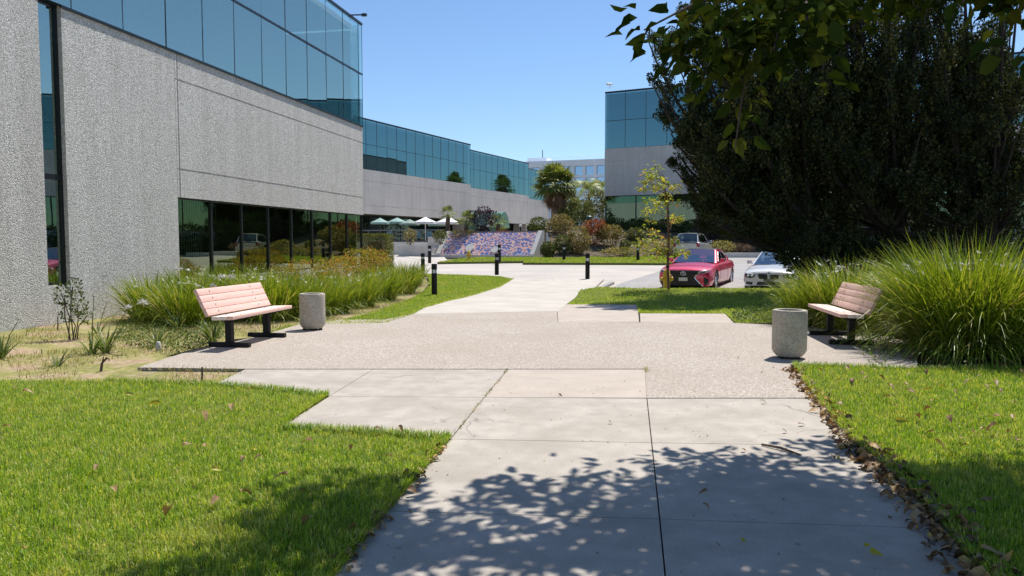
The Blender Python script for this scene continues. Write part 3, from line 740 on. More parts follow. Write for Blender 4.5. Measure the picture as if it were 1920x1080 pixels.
# ---- long teal-glass office across the back
def long_office(root, sections, zs, glass, wall, base, band=1.56, gsoff=.55):
    zh, zb, zm, zt = zs
    for si, (x0, x1, y) in enumerate(sections):
        m = MB(); grooved_panel(m, x0, x1, zh, zb, [zh + .72, zb - .95], [(x0 + x1) / 2] if x1 - x0 > 12 else [], y=y, g=.03); m.build('wall', wall, root)
        m = MB(); m.box(x0, x1, y + gsoff + .12, y + gsoff + .3, base, base + .30); m.build('wall', wall, root)
        m = MB(); m.box(x0 - .01, x1 + .02, y - .04, y + .2, zt, zt + .10); m.build('coping', MT['frame'], root)
        m = MB(); m.box(x0, x1, y + .3, y + 34, zt - .25, zt - .05); m.build('roof', MT['roof'], root)
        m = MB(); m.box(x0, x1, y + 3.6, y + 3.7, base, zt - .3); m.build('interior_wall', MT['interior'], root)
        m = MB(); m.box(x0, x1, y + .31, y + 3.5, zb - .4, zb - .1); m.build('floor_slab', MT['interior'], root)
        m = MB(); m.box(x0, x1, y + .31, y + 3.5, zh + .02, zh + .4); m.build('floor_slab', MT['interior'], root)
        n = max(1, round((x1 - x0) / band)); w = (x1 - x0) / n
        for i in range(n):
            for (a, b_) in ((zb, zm), (zm, zt)):
                window(root, x0 + i * w, x0 + (i + 1) * w, a, b_, glass, y=y + .03, fw=.016, proud=.012, tilt=.0025)
        n2 = max(1, round((x1 - x0) / (band * 1.5))); w2 = (x1 - x0) / n2
        for i in range(n2):
            window(root, x0 + i * w2, x0 + (i + 1) * w2, base + .30, zh, MT['shop_glass'] if gsoff > 1 else MT['sea_glass'], y=y + gsoff + .1, fw=.04, tilt=.001)
        m = MB(); m.box(x1 - .004, x1 + .20, y + .35, y + 34, base, zt - .1); m.build('wall', wall, root)
o2 = wp(683, 322, 63.2)
ang2 = R(90 - 25.7)
PZ = 1.55
b2 = thing('office_building', 'long grey concrete office with teal glass band running behind the umbrella patio', 'building', (o2.x, o2.y, 0), ang2)
long_office(b2, [(-1.2, 18.6, 0.0), (18.85, 38.5, 2.2), (38.8, 52, 5.0)], (4.11, 7.86, 10.0, 12.05), MT['teal_glass'], MT['far_wall'], PZ, gsoff=2.2)
# barrel awning over its entrance
m = MB(); n = 14; ax0, ax1 = 18.7, 21.1
vs, fs = [], []
for i in range(n + 1):
    a = math.pi * i / n
    for yy in (2.1, -3.4):
        vs.append(((ax0 + ax1) / 2 - math.cos(a) * 1.2, yy, 3.2 + math.sin(a) * 1.75))
for i in range(n): fs.append((2 * i, 2 * i + 1, 2 * i + 3, 2 * i + 2))
fs.append(tuple(2 * i + 1 for i in range(n + 1)))
m.add(vs, fs)
MT['awning'] = noisy('green canvas', (0.10, 0.23, 0.19), (0.15, 0.30, 0.25), scale=3, rough=0.8, world=False)
m.build('awning', MT['awning'], b2)

# ---- right office on the bank
o3 = wp(1134, 280, 58)
b3 = thing('office_building', 'grey office with teal glass behind the dark junipers and parked cars', 'building', (o3.x, o3.y, 0), R(-27))
long_office(b3, [(0.0, 47.0, 0.0)], (5.27, 8.90, 11.02, 13.15), MT['teal_glass'], MT['far_wall'], 2.4, band=1.62, gsoff=.12)
m = MB(); m.box(0.0, .2, .32, 34, 2.4, 13.05); m.build('wall', MT['far_wall'], b3)
m = MB(); m.box(0, 47, .14, .4, .3, 2.42); m.build('wall', MT['far_wall'], b3)
cam_t = thing('security_camera', 'small white security camera on the roof corner of the right office', 'camera', (o3.x + .35, o3.y - .05, 13.5), R(-27))
m = MB(); m.tube([(0, 0, 0), (0, 0, .28)], .03, n=6); m.build('bracket', MT['white'], cam_t)
m = MB(); m.tube([(-.15, -.3, .30), (.1, .15, .36)], .09, n=8); m.build('housing', MT['white'], cam_t)

# ---- distant hotel block
Yh = 235
a = wp(975, 304, Yh); bb = wp(1180, 297, Yh - 12)
ax = math.atan2(bb.y - a.y, bb.x - a.x); Lh = math.hypot(bb.x - a.x, bb.y - a.y)
b4 = thing('hotel_building', 'distant white multi-storey block with rows of blue windows behind the palms', 'building', (a.x, a.y, 0), ax)
MT['hotel'] = noisy('haze-tinted stucco', (0.74, 0.78, 0.86), (0.80, 0.84, 0.92), scale=.3, rough=.9)  # blue cast and extra lightness put distance haze into the wall colour
ztop = a.z
fp = 2.95; nfl = 8
m = MB()
m.box(0, Lh, .5, 16, .5, ztop - 1.0)
m.box(-.3, Lh + .3, -.4, 16.3, ztop - 1.9, ztop)
for k in range(1, nfl): m.box(0, Lh, -.25, .499, ztop - 1.9 - fp * k - .55, ztop - 1.9 - fp * k + .2)
nb = 10
for i in range(nb + 1): m.box(i * Lh / nb - .45, i * Lh / nb + .45, -.2, .498, .5, ztop - 1.91)
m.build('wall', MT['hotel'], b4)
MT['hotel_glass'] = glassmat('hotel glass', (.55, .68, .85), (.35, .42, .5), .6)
for k in range(1, 5):
    for i in range(nb):
        mm = MB(); x0 = i * Lh / nb + .45; x1 = (i + 1) * Lh / nb - .45; zt_ = ztop - 1.9 - fp * (k - 1) - (.55 if k > 1 else 0); zb_ = ztop - 1.9 - fp * k + .2
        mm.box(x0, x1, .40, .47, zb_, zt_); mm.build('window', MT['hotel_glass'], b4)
m = MB(); p0 = 1.0
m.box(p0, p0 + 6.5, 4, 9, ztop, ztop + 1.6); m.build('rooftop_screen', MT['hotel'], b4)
m = MB(); m.tube([(p0 + 4.5, 6, ztop + 1.6), (p0 + 4.5, 6, ztop + 4.2)], .12, n=6); m.build('antenna', MT['frame'], b4)
m = MB()
for k in range(26): m.tube([(9 + k * .95, .2, ztop), (9 + k * .95, .2, ztop + 1.0)], .04, n=4)
m.tube([(9, .2, ztop + 1.0), (33, .2, ztop + 1.0)], .05, n=4)
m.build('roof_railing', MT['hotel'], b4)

# ---------------------------------------------------------------- raised patio, bank, fountain
fl0 = gp(826, 478.5); PSI = R(24)
fb = gz(fl0.y) + .02
up = Vector((math.sin(PSI), math.cos(PSI), 0)); ac = Vector((math.cos(PSI), -math.sin(PSI), 0))
FW, FR, FH = 6.25, 1.25, 1.42
ftn = thing('tiled_fountain', 'sloping fountain wall of blue and salmon mosaic tiles behind the far lawn', 'fountain', (fl0.x, fl0.y, fb), -PSI)
mm, nt, b, out = new_mat('mosaic tiles')
v = coord(nt, world=False); mp = nt.nodes.new('ShaderNodeMapping'); mp.inputs['Scale'].default_value = (1 / .105, 1, 1 / .058); nt.links.new(v, mp.inputs[0])
sp = nt.nodes.new('ShaderNodeVectorMath'); sp.operation = 'FLOOR'; nt.links.new(mp.outputs[0], sp.inputs[0])
wn = nt.nodes.new('ShaderNodeTexWhiteNoise'); nt.links.new(sp.outputs[0], wn.inputs[0])
big = tnoise(nt, v, 1.6, 2)
ad = nt.nodes.new('ShaderNodeMath'); ad.operation = 'MULTIPLY_ADD'; nt.links.new(big, ad.inputs[0]); ad.inputs[1].default_value = .16; 
sb = nt.nodes.new('ShaderNodeMath'); sb.operation = 'SUBTRACT'; nt.links.new(wn.outputs[0], sb.inputs[0]); sb.inputs[1].default_value = .08
nt.links.new(sb.outputs[0], ad.inputs[2])
tc = ramp(nt, ad.outputs[0], [(0.0, (0.05, 0.11, 0.35)), (0.28, (0.09, 0.16, 0.41)), (0.46, (0.34, 0.28, 0.48)), (0.52, (0.76, 0.38, 0.27)), (0.82, (0.80, 0.50, 0.41)), (0.95, (0.74, 0.64, 0.64))], 'CONSTANT')
fr_ = nt.nodes.new('ShaderNodeVectorMath'); fr_.operation = 'FRACTION'; nt.links.new(mp.outputs[0], fr_.inputs[0])
sx = nt.nodes.new('ShaderNodeSeparateXYZ'); nt.links.new(fr_.outputs[0], sx.inputs[0])
g1 = nt.nodes.new('ShaderNodeMath'); g1.operation = 'LESS_THAN'; g1.inputs[1].default_value = .16; nt.links.new(sx.outputs[2], g1.inputs[0])
tc = mixc(nt, tc, (0.40, 0.36, 0.38), g1.outputs[0])
nt.links.new(tc, b.inputs['Base Color']); b.inputs['Roughness'].default_value = .35
m = MB(); m.add([(0, 0, 0), (FW, 0, 0), (FW, FR, FH), (0, FR, FH), (0, FR + .3, 0), (FW, FR + .3, 0), (FW, FR + .3, FH), (0, FR + .3, FH)], [(0, 1, 2, 3), (3, 2, 6, 7), (0, 3, 7, 4), (1, 5, 6, 2), (4, 7, 6, 5), (0, 4, 5, 1)])
m.build('tile_slope', mm, ftn)
for x0 in (-.28, FW + .002):
    m = MB(); m.prism([(-.12, 0), (.0, 0.0), (FR + .42, FH + .05), (FR + .42, 0)], 'x', x0, x0 + .28) if False else m.add(
        [(x0, -.1, -.1), (x0 + .278, -.1, -.1), (x0 + .278, -.1, .10), (x0, -.1, .10), (x0, FR, FH + .12), (x0 + .278, FR, FH + .12), (x0 + .278, FR + .35, FH + .12), (x0, FR + .35, FH + .12), (x0, FR + .35, -.1), (x0 + .278, FR + .35, -.1)],
        [(0, 1, 2, 3), (3, 2, 5, 4), (4, 5, 6, 7), (7, 6, 9, 8), (0, 3, 4, 7, 8), (1, 9, 6, 5, 2), (0, 8, 9, 1)])
    m.build('side_kerb', MT['kerb'], ftn)
m = MB(); m.box(-1.2, FW + .3, -.42, -.102, -.2, .02); m.build('basin_kerb', MT['far_wall'], ftn)
m = MB(); m.box(-.0, FW, FR + .302, FR + .55, 0, FH + .10); m.build('top_kerb', MT['groove'], ftn)
def ftn_stone(x, t, w, h):
    mk = MB()
    nv = 9; pts = []
    for i in range(nv):
        a = 2 * math.pi * i / nv; r = rnd.uniform(.8, 1.1)
        pts.append((x + math.cos(a) * w * r, t * FR + math.sin(a) * h * r * .66, t * FH + math.sin(a) * h * r * .75))
    top = [(p[0], p[1] - .07, p[2] + .06) for p in pts]
    mk.add(pts + top, [tuple(range(nv, 2 * nv))] + [(i, (i + 1) % nv, nv + (i + 1) % nv, nv + i) for i in range(nv)])
    mk.build('plaque', MT['kerb'], ftn)
ftn_stone(1.95, .28, .30, .36); ftn_stone(3.75, .20, .26, .26); ftn_stone(.25, .33, .12, .14)

# patio slab (raised terrace) and its retaining wall, in the fountain's frame turned into world points
def fw(x, y): 
    p = fl0 + ac * x + up * y; return (p.x, p.y)
terr = [fw(-14.5, FR + .1), fw(-.3, FR + .1), fw(-.3, FR + .56), fw(FW + .3, FR + .56), fw(FW + 1, FR + .6), fw(FW + 9, 22), fw(FW + 3, 60), fw(-16, 60)]
o = drape('patio_terrace', terr, 0, MT['concrete'], thick=1.6, zf=lambda x, y: PZ)
MT['pale_wall'] = noisy('pale concrete', (0.62, 0.59, 0.54), (0.70, 0.67, 0.62), scale=2, rough=.9)
wl = thing('retaining_wall', 'low pale concrete retaining wall below the patio railing', 'wall', (fl0.x, fl0.y, 0), -PSI)
m = MB(); m.box(-14.5, -1.55, FR - .22, FR + .09, .3, PZ + .13); m.build('wall', MT['pale_wall'], wl)
pl = thing('planter_box', 'low concrete planter box beside the left edge of the tiled fountain', 'planter', (fl0.x, fl0.y, 0), -PSI)
m = MB(); m.box(-2.9, -.45, -.45, -.33, .5, 1.42); m.box(-2.9, -2.78, -.329, FR - .23, .5, 1.42); m.box(-2.78, -.45, -.329, FR - .24, .5, 1.32); m.build('box', MT['far_wall'], pl)
pl = thing('planter_box', 'upper concrete planter box between retaining wall and tiled fountain', 'planter', (fl0.x, fl0.y, 0), -PSI)
m = MB(); m.box(-1.54, -.30, FR - .22, FR + .09, .5, 2.05); m.box(-1.54, -.30, FR + .091, FR + 1.2, 1.56, 1.98); m.build('box', MT['far_wall'], pl)
rl = thing('railing', 'dark metal railing along the patio edge at left of the fountain', 'railing', (fl0.x, fl0.y, PZ), -PSI)
for z in (.95, .70, .42, .16):
    m = MB(); m.tube([(-14.4, FR + .3, z), (-.6, FR + .3, z)], .032 if z < .9 else .045, n=6); m.build('rail', MT['rail'], rl)
for k in range(8):
    m = MB(); m.tube([(-14.3 + k * 1.92, FR + .3, 0), (-14.3 + k * 1.92, FR + .3, .95)], .032, n=6); m.build('post', MT['rail'], rl)

# planted bank on the right, rising from the far lawn to the right office
def bank_z(x, y):
    e0 = 43.6 + max(0, (x - 3)) * 0.30
    t = max(0, min(1, (y - e0) / 8.0)); t = t * t * (3 - 2 * t)
    return gz(y) + .02 + t * 1.5
bm = bmesh.new(); NX, NY = 60, 30
vv = [[None] * (NY + 1) for _ in range(NX + 1)]
for i in range(NX + 1):
    for k in range(NY + 1):
        x = 2.4 + i * 42 / NX
        y = 43.4 + max(0, (x - 3)) * .30 + k * 15 / NY
        vv[i][k] = bm.verts.new((x, y, bank_z(x, y) + .05 * math.sin(x * 2.1 + y) * math.sin(y * 1.7)))
for i in range(NX):
    for k in range(NY): bm.faces.new((vv[i][k], vv[i + 1][k], vv[i + 1][k + 1], vv[i][k + 1]))
me = bpy.data.meshes.new('planted_bank'); bm.to_mesh(me); bm.free()
MT['bank'] = noisy('bark mulch bank', (0.055, 0.042, 0.028), (0.14, 0.11, 0.065), scale=2.2, rough=1, bumpk=.6, bdist=.05)
me.materials.append(MT['bank']); link(bpy.data.objects.new('planted_bank', me))['kind'] = 'structure'
# ---------------------------------------------------------------- strappy clumps (white-flowered)
def flower_mesh(kind):
    n = 7 if kind == 'iris' else 64
    if kind == 'iris':
        a = np.arange(n) * 2 * np.pi / n + rng.normal(0, .2, n)
        A = np.stack([np.cos(a), np.sin(a), rng.uniform(-.1, .5, n)], 1)
        V, T = big_leaf_arrays(np.zeros((n, 3)), A, np.full(n, .042), np.full(n, .014), np.tile([0, 0, 1.0], (n, 1)), curl=.1)
    else:
        A = unit(rng.normal(size=(n, 3))); A[:, 2] = np.abs(A[:, 2]) * 1.1 - .35
        V, T = big_leaf_arrays(A * .02, A, rng.uniform(.04, .075, n), np.full(n, .0055), None, curl=.1)
    me = bpy.data.meshes.new('flower'); me.from_pydata([tuple(v) for v in V], [], [tuple(t) for t in T])
    me.materials.append(MT['petal'] if kind == 'iris' else MT['umbel'])
    return me
IRIS = [flower_mesh('iris') for _ in range(3)]
UMB = [flower_mesh('umbel') for _ in range(3)]
def clump(x, y, h, rb, n, label, group, W=(0.004, 0.0075), nfl=6, spread=1.0, dead=0.12, lean=(0, 0)):
    t = thing('flowering_clump', label, 'strappy plant', (x, y, gz(y) - .02), 0, group)
    r = rb * np.sqrt(rng.random(n)); a = rng.uniform(0, 2 * np.pi, n)
    P = np.stack([r * np.cos(a), r * np.sin(a), np.zeros(n)], 1)
    phi = a + rng.normal(0, .7, n)
    outer = r / rb
    th0 = np.abs(rng.normal(.08, .14, n)) + outer * .28 * spread
    bend = np.abs(rng.normal(.35, .35, n)) + outer * rng.uniform(0, .9, n) * spread
    L = h * rng.uniform(.7, 1.12, n)
    low = rng.random(n) < .22
    th0[low] += rng.uniform(.3, .7, low.sum()); bend[low] += rng.uniform(.5, 1.3, low.sum()); L[low] *= .85
    V, Q = blade_arrays(P, phi, th0, bend, L, rng.uniform(*W, n), seg=6, twist=rng.normal(0, .9, n))
    np_mesh('leaf_blades', V, Q, MT['strap'], t)
    nd = int(n * dead)
    if nd:
        a = rng.uniform(0, 2 * np.pi, nd); P = np.stack([rb * .9 * np.cos(a), rb * .9 * np.sin(a), np.full(nd, .05)], 1)
        V, Q = blade_arrays(P, a + rng.normal(0, .4, nd), rng.uniform(.5, 1.2, nd), rng.uniform(.7, 1.5, nd), h * rng.uniform(.4, .75, nd), rng.uniform(*W, nd) * .8, seg=5, twist=rng.normal(0, .9, nd))
        np_mesh('dry_blades', V, Q, MT['weed'], t)
    for i in range(nfl):
        a = rnd.uniform(0, 6.28); rr = rnd.uniform(.2, .75) * h * .6
        o = bpy.data.objects.new('flower', IRIS[rnd.randrange(3)]); link(o, t)
        hz = h * rnd.uniform(.72, .93) * (1 - .25 * (rr / (h * .6)) ** 2)
        o.location = (rr * math.cos(a), rr * math.sin(a), hz); o.rotation_euler = (rnd.uniform(-.7, .7), rnd.uniform(-.7, .7), rnd.uniform(0, 6)); k = rnd.uniform(.7, 1.15); o.scale = (k, k, k)
    return t
LG = 'white-flowered strappy clumps along the left building'
left_cl = [
 (292, 598, 1.18, .42, 520, 'arching strappy clump nearest the pebble wall, leftmost of the left bed', 5),
 (352, 606, 1.15, .38, 520, 'flowering strappy clump behind the near end of the left bench back', 7),
 (372, 590, 1.30, .40, 520, 'flowering strappy clump under the first green window from the left', 9),
 (440, 594, 1.28, .42, 560, 'tall flowering strappy clump right behind the middle of the left bench', 9),
 (505, 597, 1.22, .42, 560, 'flowering strappy clump behind the far end of the left bench seat', 7),
 (560, 592, 1.12, .40, 540, 'flowering strappy clump directly behind the left concrete bin', 8),
 (490, 574, 1.25, .42, 500, 'flowering strappy clump at the window wall in the middle of the left bed', 7),
 (618, 584, 1.04, .40, 520, 'leaning strappy clump just right of the left concrete bin', 6),
 (668, 573, 1.02, .40, 520, 'bright strappy clump in front of the second orange-tipped shrub', 3),
 (590, 561, 1.10, .40, 480, 'strappy clump in front of the first orange-tipped shrub', 5),
 (712, 561, 1.00, .40, 500, 'strappy clump on the lawn edge below the clipped hedge block', 1),
 (750, 548, .98, .42, 480, 'strappy clump with bleached base at the right end of the left bed', 0),
 (765, 534, 1.0, .42, 420, 'far strappy clump in the corner of the left bed by the pavement', 0),
 (705, 538, 1.0, .42, 380, 'strappy clump behind the others at the far end of the left bed', 0),
]
for (px, py, h, rb, n, lab, nf) in left_cl:
    p = gp(px, py); clump(p.x, p.y, h * .92, rb * 1.1, int(n * 1.7), lab, LG, nfl=nf + (3 if nf else 0), W=(.0055, .0105), dead=.05)
RG = 'white-flowered strappy clumps by the right bench'
clump(6.95, 11.1, 1.80, .74, 4200, 'huge strappy green clump with dry skirt swallowing one end of the right bench', RG, nfl=14, spread=1.3, W=(.006, .0115), dead=.10)
clump(8.3, 11.3, 1.70, .65, 2300, 'large strappy clump cut by the right edge of the photo', RG, nfl=4, W=(.0055, .009))
clump(6.55, 14.3, 1.42, .55, 1700, 'medium strappy clump with white flowers behind the right bench back', RG, nfl=12, W=(.0045, .008))
clump(6.15, 14.9, 1.12, .5, 1200, 'lower strappy clump beside the right bench nearest the white car', RG, nfl=6, W=(.0045, .008))

# ---------------------------------------------------------------- agapanthus and small plants of the bare bed
def strap_tuft(px, py, h, n, label, heads=(), group='agapanthus plants in the bare bed', name='agapanthus'):
    p = gp(px, py)
    t = thing(name, label, 'agapanthus', (p.x, p.y, -.03), 0, group)
    a = rng.uniform(0, 2 * np.pi, n); P = np.stack([.04 * np.cos(a), .04 * np.sin(a), np.zeros(n)], 1)
    V, Q = blade_arrays(P, a, rng.uniform(.15, .8, n), rng.uniform(.3, 1.5, n), h * rng.uniform(.7, 1.2, n), rng.uniform(.009, .016, n), seg=6, twist=rng.normal(0, .4, n))
    np_mesh('leaf_blades', V, Q, MT['agap'], t)
    for (hx, hy, s) in heads:
        q = wp(hx, hy, p.y + rnd.uniform(-.1, .1)) - Vector((p.x, p.y, -.03))
        m = MB(); m.tube([(0, 0, 0), q * .5 + Vector((0, 0, .06)), q], [.007, .006, .005], n=5); st = m.build('stalk', MT['agap'], t, smooth=True)
        o = bpy.data.objects.new('flower_head', UMB[rnd.randrange(3)]); link(o, st); o.location = q; s *= .82; o.scale = (s, s, s); o.rotation_euler = (rnd.uniform(-.3, .3), rnd.uniform(-.3, .3), rnd.uniform(0, 6))
    return t
strap_tuft(172, 660, .34, 22, 'agapanthus with upright stalks left of its twin on the reddish soil mound', [(176, 553, 1.0), (174, 582, 1.1)])
strap_tuft(199, 658, .42, 30, 'agapanthus with slanting stalks on the reddish soil mound', [(240, 577, 1.0), (268, 568, 1.4)])
strap_tuft(184, 622, .30, 16, 'small agapanthus close to the pebble wall behind the paired ones', [(201, 566, .9)])
strap_tuft(294, 646, .42, 20, 'agapanthus with yellowing leaves and pale stump left of the bench')
strap_tuft(105, 684, .24, 14, 'small flattened agapanthus alone near the lawn edge')
strap_tuft(2, 668, .42, 34, 'dense agapanthus cut by the left edge of the photo', [(36, 598, 1.2), (-12, 600, 1.1)])
strap_tuft(398, 638, .40, 44, 'dark agapanthus tucked behind the near foot of the left bench', [(415, 520, 1.1), (432, 519, 1.0), (400, 536, 1.0)])
strap_tuft(335, 615, .45, 30, 'agapanthus with tall pale seed head at the front of the strappy bed', [(334, 505, 1.6)])

def leaf_blob(n, c, r, L, aspect=.35, shell=.55, flat=1.0, droop=0.0):
    d = unit(rng.normal(size=(n, 3)))
    rad = (shell + (1 - shell) * rng.random(n)) ** .6
    nz = 1 + .22 * np.sin(d[:, 0] * 5 + c[0] * 7) * np.sin(d[:, 1] * 6 + c[1] * 3) + .12 * np.sin(d[:, 2] * 9 + c[2])
    P = np.array(c) + d * np.array(r) * (rad * nz)[:, None]
    A = d + rng.normal(0, .7, (n, 3)); A[:, 2] += .25 - droop
    Ls = L * rng.uniform(.65, 1.3, n)
    return leaf_arrays(P, A, Ls, Ls * aspect, fold=.12)
def bush(name, label, cat, base, blobs, L, mat, group=None, stems=4, aspect=.35, stemmat='bark'):
    """blobs: (dx, dy, z, rx, ry, rz, n) relative to base"""
    t = thing(name, label, cat, base, 0, group)
    Vs, Qs, k = [], [], 0
    for (dx, dy, z, rx, ry, rz, n) in blobs:
        V, Q = leaf_blob(n, (dx, dy, z), (rx, ry, rz), L, aspect); Vs.append(V); Qs.append(Q + k); k += len(V)
    np_mesh('foliage', np.concatenate(Vs), np.concatenate(Qs), MT[mat], t)
    m = MB()
    for i in range(stems):
        b = blobs[i % len(blobs)]
        e = Vector((b[0] + rnd.uniform(-.5, .5) * b[3], b[1] + rnd.uniform(-.5, .5) * b[4], b[2]))
        s = Vector((b[0] * .3 + rnd.uniform(-.05, .05), b[1] * .3, -.05))
        m.tube([s, s.lerp(e, .5) + Vector((rnd.uniform(-.1, .1), 0, .05)), e], [.03 * max(.4, b[3]), .022 * max(.4, b[3]), .01], n=5)
    m.build('stem', MT[stemmat], t, smooth=True)
    return t
# sapling shrub in front of the slot window
p = gp(136, 634)
bush('young_shrub', 'thin small-leaved young shrub below the narrow slot window', 'shrub', (p.x, p.y, -.03),
     [(-.16, 0, .78, .13, .12, .20, 150), (.02, .05, .92, .13, .12, .16, 130), (.14, 0, .62, .14, .12, .22, 150), (-.06, 0, .45, .14, .1, .15, 80), (.2, .05, .42, .1, .1, .16, 70)], .045, 'shrub', stems=6)
for (px, py, h, lab) in ((108, 616, .22, 'thin dark stake standing close to the pebble wall'), (378, 716, .18, 'short dark stake at the lawn corner beside the concrete apron')):
    p = gp(px, py); m = MB(); m.tube([(p.x, p.y, -.06), (p.x + .01, p.y, h * .6), (p.x + .012, p.y, h)], [.012, .011, .010], n=6)
    tag(m.build('stake', MT['bark'], smooth=True), lab, 'stake')
p = gp(196, 692); m = MB(); m.tube([(p.x - .05, p.y, -.05), (p.x - .03, p.y, .08), (p.x + .04, p.y, .15), (p.x + .06, p.y + .02, .11)], [.018, .016, .014, .01], n=6); m.tube([(p.x - .02, p.y, .1), (p.x + .02, p.y - .05, .17)], [.012, .006], n=5)
tag(m.build('dead_stub', MT['bark'], smooth=True), 'dead twisted plant stub on the bare soil left of the apron', 'dead plant')
p = gp(297, 654); m = MB(); m.lathe([(.0, -.02), (.035, -.02), (.04, .03), (.034, .10), (.02, .115), (0, .116)], 10, (p.x, p.y, 0), closed=True)
tag(m.build('pale_stump', MT['kerb'], smooth=True), 'small pale stump at the foot of the yellowing agapanthus', 'stump')

# shrubs in the left bed
bush('clipped_shrub', 'first orange-tipped clipped shrub, lower one nearer the bench', 'shrub', (-5.95, 21.6, 0), [(0, 0, .76, .75, .75, .40, 2200), (.55, .8, .78, .6, .7, .38, 1600), (-.5, -.5, .64, .5, .5, .34, 1000), (.1, .1, .35, .8, .8, .3, 600)], .045, 'orange_leaf', 'orange-tipped shrubs by the green windows')
bush('clipped_shrub', 'second orange-tipped clipped shrub, taller one toward the clipped hedge block', 'shrub', (-5.35, 26.2, .1), [(0, 0, .90, .75, .9, .46, 2400), (.35, .9, .88, .6, .8, .42, 1700), (-.4, -.9, .68, .6, .6, .40, 1400), (0, 0, .4, .8, .9, .35, 700)], .05, 'orange_leaf', 'orange-tipped shrubs by the green windows')
t = thing('hedge_block', 'square clipped hedge block at the far corner of the left office', 'hedge', (-5.95, 33.0, .25))
n = 9500
P = rng.uniform(-1, 1, (n, 3)); ax_ = rng.integers(0, 3, n); P[np.arange(n), ax_] = np.sign(P[np.arange(n), ax_]) * rng.uniform(.88, 1.03, n)
D = P.copy(); P = P * np.array([.52, 1.0, .86]) + np.array([0, 0, .88])
V, Q = leaf_arrays(P, D + rng.normal(0, .8, (n, 3)), rng.uniform(.05, .09, n), rng.uniform(.018, .03, n)); np_mesh('foliage', V, Q, MT['hedge'], t)
m = MB(); m.box(-.30, .30, -.75, .75, .02, 1.45); m.build('stem', MT['soil'], t)

# low ground cover patch by the right bin
S = sample_poly(px2([(1372, 606), (1375, 590), (1420, 580), (1500, 578), (1560, 600), (1520, 612), (1480, 609)]), 3200)
P = np.stack([S[:, 0], S[:, 1], rng.uniform(.0, .16, len(S))], 1); A = rng.normal(0, .8, (len(S), 3)); A[:, 2] += .5
V, Q = leaf_arrays(P, A, rng.uniform(.03, .055, len(S)), rng.uniform(.011, .018, len(S)))
np_mesh('ground_cover', V, Q, MT['cover'])['kind'] = 'stuff'
S = sample_poly(px2([(1640, 700), (1700, 660), (1760, 690), (2100, 690), (2100, 650), (1660, 600), (1560, 610), (1600, 640)]), 2600)
P = np.stack([S[:, 0], S[:, 1], rng.uniform(0, .12, len(S))], 1); A = rng.normal(0, .8, (len(S), 3)); A[:, 2] += .4
V, Q = leaf_arrays(P, A, rng.uniform(.03, .06, len(S)), rng.uniform(.011, .02, len(S)))
np_mesh('ground_cover', V, Q, MT['cover'])['kind'] = 'stuff'

# ---------------------------------------------------------------- dark junipers on the right
def spray_arrays(P, A, S, nl=60):
    """flame-like juniper sprays: scale leaves spiralling up a short axis"""
    n = len(P); A = unit(A)
    rr = rng.normal(size=(n, 3)); B = unit(np.cross(A, rr)); C_ = np.cross(A, B)
    s = rng.random((n, nl)) ** .85
    ang = rng.uniform(0, 2 * np.pi, (n, nl))
    rad = (0.30 * np.sin(np.pi * np.minimum(s * .85 + .15, 1)) ** .8) * rng.uniform(.35, 1, (n, nl))
    Sx = S[:, None]
    cx, sy = np.cos(ang), np.sin(ang)
    q = P[:, None] + A[:, None] * (s * Sx)[..., None] + (B[:, None] * cx[..., None] + C_[:, None] * sy[..., None]) * (rad * Sx)[..., None]
    d = A[:, None] * 1.0 + (B[:, None] * cx[..., None] + C_[:, None] * sy[..., None]) * .75
    q = q.reshape(-1, 3); d = d.reshape(-1, 3) + rng.normal(0, .3, (n * nl, 3))
    Ls = np.repeat(S, nl) * rng.uniform(.11, .22, n * nl)
    return leaf_arrays(q, d, Ls, Ls * .30, fold=.1)
def limb_curve(a, b, sag, k=12):
    c = a.lerp(b, .5) + sag
    return [(a * (1 - t) ** 2 + c * 2 * t * (1 - t) + b * t * t) for t in [i / (k - 1) for i in range(k)]]
SIL = [(1305, -160), (1298, 60), (1272, 90), (1258, 118), (1292, 140), (1274, 168), (1298, 205), (1270, 232), (1278, 268), (1300, 292), (1286, 322), (1316, 350), (1310, 384), (1326, 412), (1342, 436), (1358, 446), (1377, 450), (1399, 446), (1425, 452), (1445, 466), (1462, 488), (1476, 512), (1490, 545), (1960, 545), (1960, 150), (1905, 140), (1884, 70), (1898, 20), (1890, -160)]
def sight(P):
    x, y, z = P[:, 0], P[:, 1], P[:, 2] - H
    f = y * cP - z * sP; u = y * sP + z * cP
    return 960 + F * x / f, 540 - F * u / f
